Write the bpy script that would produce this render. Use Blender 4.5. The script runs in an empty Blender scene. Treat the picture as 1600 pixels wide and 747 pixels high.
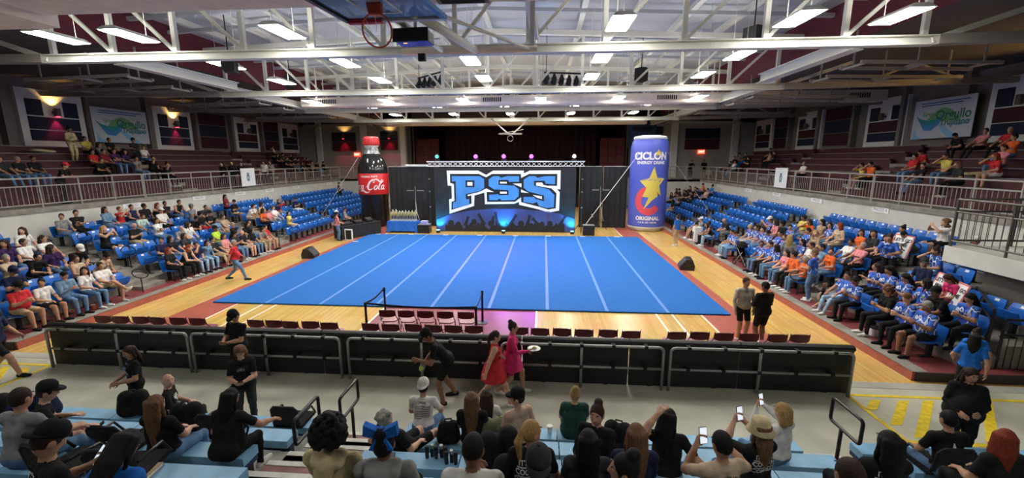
import bpy, math, random
import numpy as np
from mathutils import Vector, Matrix
random.seed(7)
SC = bpy.context.scene
COL = SC.collection
PI = math.pi
# ------------------------------------------------------------------ camera
cam_d = bpy.data.cameras.new('camera')
cam = bpy.data.objects.new('camera', cam_d); COL.objects.link(cam); SC.camera = cam
cam_d.sensor_fit = 'HORIZONTAL'; cam_d.sensor_width = 36.0; cam_d.lens = 655.2/1600*36
cam_d.clip_start = 0.05; cam_d.clip_end = 200
YAW, PITCH, ROLL = -0.07521, 0.18770, -0.00215
fwd = Vector((math.sin(YAW)*math.cos(PITCH), math.cos(YAW)*math.cos(PITCH), -math.sin(PITCH)))
rgt = Vector((math.cos(YAW), -math.sin(YAW), 0)); upv = rgt.cross(fwd)
r2 = rgt*math.cos(ROLL)+upv*math.sin(ROLL); u2 = upv*math.cos(ROLL)-rgt*math.sin(ROLL)
cam.matrix_world = Matrix(((r2.x, u2.x, -fwd.x, 2.582), (r2.y, u2.y, -fwd.y, -12.391), (r2.z, u2.z, -fwd.z, 4.629), (0, 0, 0, 1)))
# ------------------------------------------------------------------ world, exposure
w = bpy.data.worlds.new('world'); SC.world = w; w.use_nodes = True
w.node_tree.nodes['Background'].inputs[0].default_value = (0.75, 0.85, 1.0, 1)
w.node_tree.nodes['Background'].inputs[1].default_value = 0.04
SC.view_settings.view_transform = 'Standard'; SC.view_settings.look = 'None'
SC.view_settings.exposure = 0.0; SC.view_settings.gamma = 1.0; SC.view_settings.use_curve_mapping = False
LAMP_POWER = 66.0        # emission of every ceiling fixture
# ------------------------------------------------------------------ materials
MATS = {}
def mat(name, col, rough=0.6, metal=0.0, emit=None, estr=0.0, noise=0.0, nscale=8.0, bump=0.0, col2=None, spec=0.5, alpha=1.0, trans=0.0, detail=3.0, stretch=None):
    if name in MATS: return MATS[name]
    m = bpy.data.materials.new(name); m.use_nodes = True; MATS[name] = m
    nt = m.node_tree; b = nt.nodes['Principled BSDF']
    b.inputs['Base Color'].default_value = (*col, 1); b.inputs['Roughness'].default_value = rough
    b.inputs['Metallic'].default_value = metal; b.inputs['Specular IOR Level'].default_value = spec
    if trans: b.inputs['Transmission Weight'].default_value = trans
    if alpha < 1: b.inputs['Alpha'].default_value = alpha
    if emit: b.inputs['Emission Color'].default_value = (*emit, 1); b.inputs['Emission Strength'].default_value = estr
    if noise or bump or col2:
        tc = nt.nodes.new('ShaderNodeTexCoord'); nz = nt.nodes.new('ShaderNodeTexNoise')
        nz.inputs['Scale'].default_value = nscale; nz.inputs['Detail'].default_value = detail
        src = tc.outputs['Object']
        if stretch:
            mp = nt.nodes.new('ShaderNodeMapping'); mp.inputs['Scale'].default_value = stretch
            nt.links.new(src, mp.inputs[0]); src = mp.outputs[0]
        nt.links.new(src, nz.inputs['Vector'])
        if noise or col2:
            cr = nt.nodes.new('ShaderNodeValToRGB')
            c2 = col2 if col2 else tuple(min(1, c*(1+noise)) for c in col)
            c1 = col if col2 else tuple(c*(1-noise) for c in col)
            cr.color_ramp.elements[0].color = (*c1, 1); cr.color_ramp.elements[1].color = (*c2, 1)
            cr.color_ramp.elements[0].position = 0.35; cr.color_ramp.elements[1].position = 0.65
            nt.links.new(nz.outputs['Fac'], cr.inputs[0]); nt.links.new(cr.outputs[0], b.inputs['Base Color'])
        if bump:
            bp = nt.nodes.new('ShaderNodeBump'); bp.inputs['Strength'].default_value = bump; bp.inputs['Distance'].default_value = 0.02
            nt.links.new(nz.outputs['Fac'], bp.inputs['Height']); nt.links.new(bp.outputs[0], b.inputs['Normal'])
    return m
def wood_floor():
    m = bpy.data.materials.new('maple_court_floor'); m.use_nodes = True
    nt = m.node_tree; b = nt.nodes['Principled BSDF']; L = nt.links
    tc = nt.nodes.new('ShaderNodeTexCoord'); mp = nt.nodes.new('ShaderNodeMapping'); mp.inputs['Rotation'].default_value = (0, 0, PI/2)
    br = nt.nodes.new('ShaderNodeTexBrick'); br.inputs['Scale'].default_value = 1.0
    br.inputs['Brick Width'].default_value = 1.6; br.inputs['Row Height'].default_value = 0.075; br.inputs['Mortar Size'].default_value = 0.002
    br.inputs['Color1'].default_value = (0.72, 0.44, 0.12, 1); br.inputs['Color2'].default_value = (0.84, 0.56, 0.19, 1); br.inputs['Mortar'].default_value = (0.55, 0.29, 0.09, 1)
    nz = nt.nodes.new('ShaderNodeTexNoise'); nz.inputs['Scale'].default_value = 1.2; nz.inputs['Detail'].default_value = 4
    mx = nt.nodes.new('ShaderNodeMixRGB'); mx.blend_type = 'MULTIPLY'; mx.inputs[0].default_value = 0.35
    L.new(tc.outputs['Object'], mp.inputs[0]); L.new(mp.outputs[0], br.inputs['Vector']); L.new(tc.outputs['Object'], nz.inputs['Vector'])
    L.new(br.outputs['Color'], mx.inputs[1]); L.new(nz.outputs['Color'], mx.inputs[2]); L.new(mx.outputs[0], b.inputs['Base Color'])
    b.inputs['Roughness'].default_value = 0.22; b.inputs['Specular IOR Level'].default_value = 0.5
    return m
M_WOOD = wood_floor()
M_CONC = mat('grey_sealed_concrete', (0.50, 0.49, 0.39), 0.45, noise=0.14, nscale=1.3, detail=6)
M_REDP = mat('red_floor_paint', (0.40, 0.10, 0.072), 0.4, noise=0.1, nscale=4)
M_MAROON = mat('maroon_tier_paint', (0.22, 0.045, 0.045), 0.5, noise=0.2, nscale=3)
M_TIER = mat('grey_tier_concrete', (0.24, 0.22, 0.19), 0.7, noise=0.2, nscale=3)
M_LINE = mat('white_line_paint', (0.85, 0.80, 0.66), 0.35)
M_YELLOW = mat('yellow_floor_paint', (0.75, 0.55, 0.02), 0.5, noise=0.15, nscale=10)
M_WALL = mat('beige_grey_wall_paint', (0.58, 0.57, 0.52), 0.75, noise=0.05, nscale=2)
M_DARKWALL = mat('brown_grey_wall_paint', (0.20, 0.175, 0.16), 0.8, noise=0.08, nscale=2)
M_FRAME = mat('pale_frame_paint', (0.74, 0.74, 0.74), 0.7, noise=0.04, nscale=2)
M_PBLUE = mat('dark_blue_acoustic_panel', (0.012, 0.02, 0.045), 0.9, noise=0.15, nscale=20)
M_PMAR = mat('dark_maroon_acoustic_panel', (0.055, 0.012, 0.018), 0.9, noise=0.15, nscale=20)
M_STEEL = mat('white_painted_steel', (0.74, 0.74, 0.68), 0.5)
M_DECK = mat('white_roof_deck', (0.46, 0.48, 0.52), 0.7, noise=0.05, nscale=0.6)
M_CLERE = mat('maroon_clerestory_wall', (0.13, 0.02, 0.035), 0.8, noise=0.1, nscale=2)
M_DUCT = mat('beige_duct_paint', (0.84, 0.74, 0.66), 0.7, noise=0.06, nscale=3)
M_GRILLE = mat('dark_vent_slot', (0.02, 0.02, 0.02), 0.8)
M_BLACK = mat('matte_black', (0.008, 0.008, 0.009), 0.75)
M_BLKMET = mat('black_powder_coat', (0.012, 0.012, 0.014), 0.35)
M_GALV = mat('grey_galvanised_pipe', (0.36, 0.36, 0.34), 0.45, metal=0.6, noise=0.1, nscale=20)
M_RAIL = mat('grey_painted_rail', (0.36, 0.33, 0.31), 0.5)
M_STAGE = mat('dark_maroon_stage_curtain', (0.022, 0.008, 0.010), 0.95, noise=0.2, nscale=3)
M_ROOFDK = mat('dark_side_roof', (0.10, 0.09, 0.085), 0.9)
M_UPT = mat('dark_maroon_tier', (0.075, 0.018, 0.024), 0.7, noise=0.15, nscale=3)
M_BENCHM = mat('maroon_bench_paint', (0.070, 0.016, 0.024), 0.5, noise=0.15, nscale=3)
M_ALU = mat('dull_aluminium_edge', (0.22, 0.19, 0.20), 0.5)
M_WHITE = mat('plain_white', (0.8, 0.8, 0.8), 0.5)
M_LAMP = mat('lit_lamp_diffuser', (0.9, 0.9, 0.9), 0.5, emit=(1.0, 0.97, 0.88), estr=LAMP_POWER)
# ------------------------------------------------------------------ mesh builder
class MB:
    def __init__(s): s.v = []; s.f = []; s.m = []
    def add(s, vs, fs, mi=0):
        o = len(s.v); s.v += [tuple(p) for p in vs]; s.f += [tuple(i+o for i in f) for f in fs]; s.m += [mi]*len(fs); return s
    def box(s, c, d, rz=0.0, mi=0, M=None):
        x, y, z = d[0]/2, d[1]/2, d[2]/2
        vs = [Vector((a*x, b*y, e*z)) for e in (-1, 1) for b in (-1, 1) for a in (-1, 1)]
        R = M if M is not None else Matrix.Rotation(rz, 3, 'Z')
        vs = [R @ p + Vector(c) for p in vs]
        return s.add(vs, [(0, 2, 3, 1), (4, 5, 7, 6), (0, 1, 5, 4), (2, 6, 7, 3), (0, 4, 6, 2), (1, 3, 7, 5)], mi)
    def b2(s, x0, x1, y0, y1, z0, z1, mi=0): return s.box(((x0+x1)/2, (y0+y1)/2, (z0+z1)/2), (abs(x1-x0), abs(y1-y0), abs(z1-z0)), 0, mi)
    def bar(s, p, q, wd, ht, mi=0):
        p = Vector(p); q = Vector(q); d = q-p; L = d.length; d.normalize()
        u = Vector((0, 0, 1)) if abs(d.z) < 0.95 else Vector((0, 1, 0))
        a = d.cross(u).normalized(); u = a.cross(d)
        M = Matrix((a, d, u)).transposed()
        return s.box((p+q)/2, (wd, L, ht), M=M, mi=mi)
    def tube(s, pts, r, n=8, closed=False, cap=True, mi=0):
        pts = [Vector(p) for p in pts]; N = len(pts); rings = []
        rr = r if isinstance(r, (list, tuple)) else [r]*N
        prev = None
        for i, p in enumerate(pts):
            if closed: d = pts[(i+1) % N]-pts[i-1]
            else: d = (pts[min(i+1, N-1)]-pts[max(i-1, 0)])
            d.normalize()
            if prev is None: a = d.cross(Vector((0, 0, 1)) if abs(d.z) < 0.9 else Vector((1, 0, 0))).normalized()
            else: a = (prev - d*prev.dot(d)).normalized()
            prev = a; b = d.cross(a)
            rings.append([p+a*(rr[i]*math.cos(2*PI*k/n))+b*(rr[i]*math.sin(2*PI*k/n)) for k in range(n)])
        vs = [v for R in rings for v in R]; fs = []
        for i in range(N if closed else N-1):
            j = (i+1) % N
            for k in range(n): fs.append((i*n+k, i*n+(k+1) % n, j*n+(k+1) % n, j*n+k))
        if cap and not closed: fs += [tuple(range(n-1, -1, -1)), tuple((N-1)*n+k for k in range(n))]
        return s.add(vs, fs, mi)
    def lathe(s, prof, n=24, c=(0, 0, 0), mi=0, cap=True):
        vs = []; fs = []
        for r, z in prof:
            for k in range(n): vs.append((c[0]+r*math.cos(2*PI*k/n), c[1]+r*math.sin(2*PI*k/n), c[2]+z))
        for i in range(len(prof)-1):
            for k in range(n): fs.append((i*n+k, i*n+(k+1) % n, (i+1)*n+(k+1) % n, (i+1)*n+k))
        if cap: fs += [tuple(range(n-1, -1, -1)), tuple((len(prof)-1)*n+k for k in range(n))]
        return s.add(vs, fs, mi)
    def prism(s, poly, f, h, mi=0):
        """poly: 2D points; f(u,v,w)->3D ; extruded w from h[0] to h[1]"""
        n = len(poly); vs = [f(u, v, h[0]) for u, v in poly]+[f(u, v, h[1]) for u, v in poly]
        return s.add(vs, [tuple(range(n-1, -1, -1)), tuple(range(n, 2*n))]+[(i, (i+1) % n, n+(i+1) % n, n+i) for i in range(n)], mi)
    def ell(s, c, r, n=8, m=5, mi=0):
        vs = [(c[0], c[1], c[2]-r[2])]
        for i in range(1, m):
            t = -PI/2+PI*i/m
            for k in range(n): vs.append((c[0]+r[0]*math.cos(t)*math.cos(2*PI*k/n), c[1]+r[1]*math.cos(t)*math.sin(2*PI*k/n), c[2]+r[2]*math.sin(t)))
        vs.append((c[0], c[1], c[2]+r[2])); T = len(vs)-1; fs = []
        for k in range(n):
            fs.append((0, 1+(k+1) % n, 1+k)); fs.append((T, T-n+k, T-n+(k+1) % n))
            for i in range(m-2): fs.append((1+i*n+k, 1+i*n+(k+1) % n, 1+(i+1)*n+(k+1) % n, 1+(i+1)*n+k))
        return s.add(vs, fs, mi)
    def mesh(s, name, mats, smooth=False):
        me = bpy.data.meshes.new(name); me.from_pydata(s.v, [], s.f)
        if not isinstance(mats, (list, tuple)): mats = [mats]
        for m in mats: me.materials.append(m)
        if len(mats) > 1: me.polygons.foreach_set('material_index', s.m)
        if smooth: me.polygons.foreach_set('use_smooth', [True]*len(s.f))
        me.update(); return me
    def build(s, name, mats, parent=None, loc=(0, 0, 0), rz=0.0, smooth=False):
        return inst(name, s.mesh(name, mats, smooth), parent, loc, rz)
def inst(name, me, parent=None, loc=(0, 0, 0), rz=0.0):
    o = bpy.data.objects.new(name, me); COL.objects.link(o)
    o.location = loc; o.rotation_euler = (0, 0, rz)
    if parent: o.parent = parent
    return o
def tag(o, label=None, cat=None, group=None, kind=None):
    if label: o['label'] = label
    if cat: o['category'] = cat
    if group: o['group'] = group
    if kind: o['kind'] = kind
    return o
def thing(name, label, cat, loc=(0, 0, 0), rz=0.0, group=None):
    o = bpy.data.objects.new(name, None); COL.objects.link(o); o.location = loc; o.rotation_euler = (0, 0, rz)
    o.empty_display_size = 0.2
    return tag(o, label, cat, group)
def struct(name, mb, mats, label=None, smooth=False):
    o = mb.build(name, mats, smooth=smooth); o['kind'] = 'structure'
    if label: o['label'] = label
    return o
def copy_tree(o, parent=None):
    c = o.copy(); COL.objects.link(c); c.parent = parent
    for ch in list(o.children): copy_tree(ch, c)
    return c
ORD = ['zeroth', 'first', 'second', 'third', 'fourth', 'fifth', 'sixth', 'seventh', 'eighth', 'ninth', 'tenth', 'eleventh', 'twelfth', 'thirteenth', 'fourteenth', 'fifteenth', 'sixteenth', 'seventeenth', 'eighteenth', 'nineteenth', 'twentieth']
def ordn(i):
    if i <= 20: return ORD[i]
    t = {2: 'twenty', 3: 'thirty', 4: 'forty', 5: 'fifty'}[i//10]
    return t+'-'+ORD[i % 10] if i % 10 else {2: 'twentieth', 3: 'thirtieth', 4: 'fortieth', 5: 'fiftieth'}[i//10]
def spot(name, loc, target, power, col, ang=60, blend=0.6, size=0.1):
    d = bpy.data.lights.new(name, 'SPOT'); d.energy = power; d.color = col; d.spot_size = math.radians(ang); d.spot_blend = blend; d.shadow_soft_size = size
    o = bpy.data.objects.new(name, d); COL.objects.link(o); o.location = loc
    o.rotation_euler = (Vector(target)-Vector(loc)).to_track_quat('-Z', 'Y').to_euler(); return o
_tc = {}
def text_mesh(s, size=1.0, bold=0.0, ext=0.0, align='CENTER'):
    """filled text outline as (verts2d, faces)"""
    key = (s, size, bold, align)
    if key in _tc: return _tc[key]
    c = bpy.data.curves.new('lettering', 'FONT'); c.body = s; c.size = size; c.align_x = align; c.align_y = 'CENTER'; c.offset = bold; c.fill_mode = 'BOTH'; c.resolution_u = 3
    o = bpy.data.objects.new('lettering', c); COL.objects.link(o)
    dg = bpy.context.evaluated_depsgraph_get(); e = o.evaluated_get(dg); me = e.to_mesh()
    vs = [tuple(v.co) for v in me.vertices]; fs = [tuple(p.vertices) for p in me.polygons]
    e.to_mesh_clear(); bpy.data.objects.remove(o); bpy.data.curves.remove(c)
    _tc[key] = ([(v[0], v[1]) for v in vs], fs); return _tc[key]
def put_text(mb, s, size, f, bold=0.0, mi=0, sx=1.0, align='CENTER', shear=0.0):
    vs, fs = text_mesh(s, size, bold, 0, align)
    return mb.add([f(x*sx+y*shear, y) for x, y in vs], fs, mi)

# ================================================================== STRUCTURE
# ---- floors
m = MB(); m.b2(-10.4, 10.4, -3.72, 30, -0.3, 0); struct('floor', m, M_WOOD, 'varnished maple basketball court floor')
m = MB(); m.b2(-30, 30, -6.15, -3.72, -0.3, 0.0); struct('floor_concrete', m, M_CONC, 'grey concrete walkway in front of the benches')
m = MB(); m.b2(-30, -10.4, -3.72, -3.4, -.3, 0).b2(10.4, 30, -3.72, -3.4, -.3, 0); struct('floor_concrete_edge', m, M_WOOD)
n_tr = [0]
def trim(mb, mt, label=None):
    n_tr[0] += 1; return struct('trim_%d' % n_tr[0], mb, mt, label)
for s in (-1, 1):
    m = MB(); m.b2(s*7.40, s*8.62, -3.7, 22, 0.001, 0.004); trim(m, M_REDP, 'red painted border along the court sideline')
    m = MB(); m.b2(s*7.34, s*7.40, -3.7, 22, 0.001, 0.006); trim(m, M_LINE, 'white sideline of the basketball court')
    for xx in (6.03, 6.5):
        m = MB(); m.b2(s*xx-.03, s*xx+.03, -3.7, 2, 0.001, 0.005); trim(m, M_LINE)
    m = MB(); m.b2(s*2.41-.03, s*2.41+.03, -3.7, 2, 0.005, 0.007); trim(m, M_LINE)
m = MB(); m.b2(-2.40, 2.40, -3.7, 2.2, 0.001, 0.004); trim(m, mat('maroon_key_paint', (0.23, 0.035, 0.055), 0.3, noise=.08, nscale=3), 'maroon painted key of the basketball court')
m = MB(); m.b2(-9, 9, -3.74, -3.60, 0.001, 0.008); trim(m, mat('black_metal_threshold', (0.05, 0.05, 0.045), 0.4))
m = MB(); m.b2(-30, 30, -3.98, -3.74, 0.001, 0.006); trim(m, mat('pale_concrete_kerb', (0.40, 0.39, 0.34), 0.5, noise=.1, nscale=4))
# yellow hatch paint on both sides of the walkway
def hatch(pts, label):
    m = MB(); m.prism(pts, lambda u, v, w: (u, v, w), (0.001, 0.006)); trim(m, M_YELLOW, label)
for s in (-1, 1):
    nm = 'left' if s < 0 else 'right'
    X = lambda x: s*x
    for i, (x0, y0, x1, y1) in enumerate([(8.66, -4.78, 8.99, -4.43), (8.74, -5.24, 9.51, -4.42), (8.86, -5.58, 10.0, -4.38), (9.4, -5.62, 10.5, -4.38), (9.95, -5.62, 11.05, -4.38)]):
        hatch([(X(x0), y0), (X(x0+.2), y0), (X(x1+.2), y1), (X(x1), y1)], 'yellow hatch stripe on the concrete, %s from the barrier at the %s' % (ordn(i+1), nm))
    hatch([(X(8.62), -4.3), (X(8.70), -4.3), (X(8.70), -5.75), (X(8.62), -5.75)], None)
    hatch([(X(8.7), -5.66), (X(9.9), -5.66), (X(9.9), -5.75), (X(8.7), -5.75)], None)
    hatch([(X(8.7), -4.32), (X(14), -4.32), (X(14), -4.24), (X(8.7), -4.24)], None)
# ---- lower stands: tiers
ROWX = [11.2+.82*k for k in range(6)]
ROWZ = [.2+.25*k for k in range(6)]
for s in (-1, 1):
    nm = 'left' if s < 0 else 'right'
    m = MB(); m.b2(s*10.4, s*10.46, -3.6, 30, 0, 0.2); struct('trim_riser_'+nm, m, M_REDP, 'red painted riser at the edge of the %s stand' % nm)
    m = MB(); m.b2(s*10.40, s*10.72, -3.6, 30, 0.19, 0.206); struct('trim_nosing_'+nm, m, M_TIER, 'grey concrete nosing along the %s stand' % nm)
    m = MB(); m.b2(s*10.47, s*16.1, -3.63, -3.601, 0, .2); struct('trim_stand_end_'+nm, m, mat('shaded_brown_board', (.05, .035, .03), .7))  # brown end face, its shade painted in as a darker colour
    for k in range(6):
        x0 = ROWX[k]-.42 if k else 10.46
        m = MB(); m.b2(s*x0, s*16.1, -3.6 if k < 1 else -3.3, 25, ROWZ[k]-.25 if k else 0.0, ROWZ[k]); struct('floor_tier_'+nm, m, M_MAROON if k < 1 else M_TIER)
    m = MB(); m.b2(s*16, s*16.25, -5.2, 25, 0.0, 2.9); struct('wall_parapet_'+nm, m, M_WALL, 'grey parapet wall behind the %s lower seats' % nm)
    m = MB(); m.b2(s*10.9, s*16.25, 25, 25.25, 0.0, 2.9); struct('wall_parapet_back_'+nm, m, M_WALL, 'grey parapet wall at the back %s corner' % nm)
    # upper deck and bleacher tiers
    m = MB(); m.b2(s*15.96, s*22.6, -7, 30, 2.72, 2.9); m.b2(s*10.9, s*15.96, 25, 30, 2.72, 2.9); struct('floor_deck_'+nm, m, M_TIER)
    for k in range(7):
        m = MB(); m.b2(s*(17.3+.68*k), s*22.4, -7, 27.5, 2.9+.3*k if k else 2.9, 2.9+.33*(k+1)-.02); struct('floor_upper_tier_'+nm, m, M_UPT)
    m = MB(); m.b2(s*22.4, s*22.7, -8, 30.2, 2.5, 9.6); struct('wall_'+nm, m, M_DARKWALL, 'brown grey side wall above the %s upper stand' % nm)
    # side roof, clerestory
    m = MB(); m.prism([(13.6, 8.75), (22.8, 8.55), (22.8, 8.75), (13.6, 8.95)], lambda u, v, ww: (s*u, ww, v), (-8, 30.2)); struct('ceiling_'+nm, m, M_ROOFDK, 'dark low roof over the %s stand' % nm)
    m = MB(); m.b2(s*13.55, s*13.75, -8, 30.2, 8.75, 10.9); struct('wall_clerestory_'+nm, m, M_CLERE, 'maroon wall between the low roof and the high roof on the %s' % nm)
# ---- back wall with stage opening
for s in (-1, 1):
    nm = 'left' if s < 0 else 'right'
    m = MB(); m.b2(s*10.6, s*22.7, 30, 30.3, 0, 9.2); struct('wall_back_'+nm, m, mat('pale_grey_back_wall', (0.34, 0.335, 0.32), .8, noise=.05, nscale=1.5), 'pale grey back wall %s of the stage' % nm)
    m = MB(); m.b2(s*10.6, s*10.75, 30, 36, 0, 8.0); struct('wall_stage_'+nm, m, M_STAGE)
    m = MB(); m.b2(s*10.75, s*11.15, 29.8, 30.05, 2.9, 8.2); struct('trim_column_'+nm, m, mat('dark_stage_jamb', (.06, .055, .055), .8))
m = MB(); m.b2(-22.7, 22.7, 30, 30.3, 8.0, 10.9); struct('wall_back', m, mat('dark_back_wall', (.07, .05, .055), .85), 'dark wall above the stage opening')
m = MB(); m.b2(-10.75, 10.75, 36, 36.2, 0, 8.1); struct('wall_stage', m, M_STAGE, 'black stage back wall')
m = MB(); m.b2(-10.75, 10.75, 30, 36.2, 8.0, 8.2); struct('ceiling_stage', m, M_STAGE)
m = MB(); m.b2(-10.6, 10.6, 29, 36, 0, 1.1); struct('floor_stage', m, M_STAGE, 'dark raised stage behind the black drapes')
# ---- roof
m = MB(); m.prism([(-13.7, 10.3), (0, 10.9), (13.7, 10.3), (13.7, 10.5), (0, 11.1), (-13.7, 10.5)], lambda u, v, ww: (u, ww, v), (-13, 30.2)); struct('ceiling', m, M_DECK, 'white metal roof deck above the trusses')
def zroof(x): return 10.9-.6*abs(x)/13.7
for i, x in enumerate([-12.4, -10.4, -8.3, -6.2, -4.1, -2.05, 0, 2.05, 4.1, 6.2, 8.3, 10.4, 12.4]):
    o = MB().b2(-.06, .06, -7.9, 30, -.22, 0).b2(-.11, .11, -7.9, 30, -.24, -.22).build('roof_purlin', M_STEEL, None, (x, 0, zroof(x)))
    tag(o, 'white roof purlin running front to back, %s from the left wall' % ordn(i+1), 'purlin', 'purlins under the roof deck')
for i, y in enumerate([-5, -3, -1, 2.2, 4.0, 5.8, 9.4, 11.2, 13, 16.6, 18.4, 20.2, 24, 27]):
    m = MB()
    for a, b in ((-13.55, 0), (0, 13.55)): m.bar((a, y, zroof(a)-.3), (b, y, zroof(b)-.3), .16, .14)
    tag(m.build('roof_cross_beam', M_DECK), 'white beam crossing under the roof deck, %s from the camera' % ordn(i+1), 'beam', 'cross beams under the roof deck')
# ---- trusses
def truss(y, label, full=True):
    t = thing('roof_truss', label, 'truss', (0, y, 0), 0, 'white steel roof trusses')
    zb, zt = 7.62, 10.15
    m = MB(); m.b2(-12.9, 12.9, -.14, .14, zb-.03, zb+.0).b2(-12.9, 12.9, -.02, .02, zb, zb+.2).b2(-12.9, 12.9, -.12, .12, zb+.19, zb+.22); m.build('bottom_chord', M_STEEL, t)
    m = MB(); m.bar((-13.5, 0, zt-.45), (0, 0, zt+.1), .2, .2).bar((13.5, 0, zt-.45), (0, 0, zt+.1), .2, .2); m.build('top_chord', M_STEEL, t)
    ztop = lambda x: zt+.1-.55*abs(x)/13.5
    xs = [-12.6, -10.6, -8.55, -6.4, -4.25, -2.1, 0, 2.1, 4.25, 6.4, 8.55, 10.6, 12.6]
    for x in xs: MB().box((x, 0, (zb+.2+ztop(x))/2), (.13, .12, ztop(x)-zb-.2)).build('vertical', M_STEEL, t)
    for i in range(len(xs)-1):
        a, b = xs[i], xs[i+1]
        if a < 0: MB().bar((b, 0, zb+.2), (a, 0, ztop(a)), .09, .09).build('diagonal', M_STEEL, t)
        else: MB().bar((a, 0, zb+.2), (b, 0, ztop(b)), .09, .09).build('diagonal', M_STEEL, t)
    for s in (-1, 1):
        MB().bar((s*12.8, 0, zb+.1), (s*15.6, 0, 8.65), .14, .14).build('end_strut', M_STEEL, t)
        MB().bar((s*12.9, 0, zb+.1), (s*22.3, 0, zb+.25), .3, .24).build('side_beam', M_RAIL, t)
        MB().bar((s*16.5, 0, zb+.3), (s*18.2, 0, 8.6), .09, .09).bar((s*20, 0, zb+.3), (s*18.2, 0, 8.6), .09, .09).build('side_brace', M_RAIL, t)
    return t
for y, lb in ((-6.8, 'white roof truss overhead, nearest the camera above the front benches'), (.35, 'white roof truss in front of the others, over the front edge of the blue mat'), (7.6, 'white roof truss over the middle of the blue mat'), (14.8, 'white roof truss just behind the event banner'), (22, 'white roof truss farthest back before the stage opening')):
    truss(y, lb)
for s in (-1, 1):
    nm = 'left' if s < 0 else 'right'
    for i, (a, b) in enumerate(((1.6, 7.1), (7.7, 14.7), (14.95, 21.9), (22.1, 29.9))):
        m = MB(); m.b2(-.09, .09, a, b, -.16, .16).b2(-.2, .2, a, b, -.18, -.15).b2(-.2, .2, a, b, .15, .18)
        tag(m.build('longitudinal_beam', M_STEEL, None, (s*(11.78 if i == 0 else 12.75), 0, 7.98)), 'white beam joining truss ends on the %s, %s from the camera' % (nm, ordn(i+1)), 'beam', 'longitudinal beams at the truss ends')
    for i, (y, x0, x1, z) in enumerate(((3, 12.9, 17.2, 7.75), (5.2, 13.2, 18, 7.7), (10.5, 13, 18, 7.75), (12.7, 13, 18.5, 7.7), (18, 13, 18.5, 7.75), (25, 13, 19, 7.75))):
        t = thing('catwalk_frame', 'grey hanging lighting frame over the %s stand, %s from the camera' % (nm, ordn(i+1)), 'frame', (0, 0, 0), 0, 'hanging frames over the side stands')
        MB().bar((s*x0, y, z), (s*x1, y, z-.1), .1, .1).build('bar', M_RAIL, t)
        MB().bar((s*x0, y+1, z), (s*x1, y+1, z-.1), .1, .1).build('bar', M_RAIL, t)
        for xx in (x0+.1, (x0+x1)/2, x1-.1):
            MB().bar((s*xx, y, z-.05), (s*xx, y+1, z-.05), .07, .07).build('rung', M_RAIL, t)
            MB().bar((s*xx, y+.5, z), (s*xx, y+.5, 8.85-.02*(xx-13)), .05, .05).build('hanger', M_RAIL, t)
# ---- ducts
def duct(y, z0, z1, x0, x1, label, vents):
    t = thing('air_duct', label, 'duct', (0, y, 0))
    r = .22; prof = []
    for cx, cz, a0 in ((.55-r, z0+r, -90), (.55-r, z1-r, 0), (-.55+r, z1-r, 90), (-.55+r, z0+r, 180)):
        for k in range(5): a = math.radians(a0+k*22.5); prof.append((cx+r*math.cos(a), cz+r*math.sin(a)))
    MB().prism(prof, lambda u, v, ww: (ww, u, v), (x0, x1)).build('shell', M_DUCT, t)
    for xv, face in vents:
        if face == 'front':
            g = MB().b2(xv-.62, xv+.62, -.585, -.54, z0+.14, z0+.46).build('grille', M_DUCT, t)
            for k in range(10): MB().b2(xv-.54+k*.115, xv-.47+k*.115, -.592, -.58, z0+.18, z0+.42).build('slot', M_GRILLE, g)
        else:
            g = MB().b2(xv-.45, xv+.45, -.3, .3, z0-.04, z0+.02).build('grille', mat('brown_vent_frame', (.22, .17, .13), .7), t)
            for k in range(7): MB().b2(xv-.38, xv+.38, -.24+k*.075, -.2+k*.075, z0-.05, z0-.035).build('slot', M_GRILLE, g)
    for xv in (x0+1, (x0+x1)/2, x1-1):
        for yy in (-.4, .4): MB().b2(xv-.02, xv+.02, yy-.02, yy+.02, z1, zroof(xv)-.3).build('hanger_rod', M_STEEL, t)
    return t
duct(-4.75, 7.36, 8.2, -7.0, 11.5, 'large beige air duct crossing overhead along the top of the picture', [(1.15, 'bottom')])
t = thing('duct_box', 'beige duct end box at the upper left corner', 'duct', (0, 0, 0)); MB().b2(-9.0, -7.0, -5.35, -4.15, 7.2, 7.95).build('shell', M_DUCT, t); MB().b2(-9.6, -9.0, -5.2, -4.3, 7.3, 7.8).build('collar', M_DUCT, t)
duct(13.85, 7.80, 8.38, -12.3, 13.4, 'beige air duct with slotted grilles before the third roof truss', [(-10.6, 'front'), (-.53, 'front'), (9.55, 'front')])
duct(24.5, 7.5, 8.1, -11, 11, 'beige air duct in front of the stage opening', [(3.6, 'front')])
t = thing('duct_branch', 'beige side branch of the middle air duct over the right stand', 'duct', (0, 13.85, 0)); MB().b2(13.8, 21.5, -.5, .5, 7.80, 8.38).build('shell', M_DUCT, t)
g = MB().b2(19.3, 20.7, -.53, -.5, 7.9, 8.28).build('grille', M_DUCT, t)
for k in range(10): MB().b2(19.4+.12*k, 19.48+.12*k, -.54, -.53, 7.95, 8.23).build('slot', M_GRILLE, g)
for y_ in (-.3, .3): MB().b2(17, 17.05, y_, y_+.03, 8.38, 8.75).build('hanger', M_STEEL, t)
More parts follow.
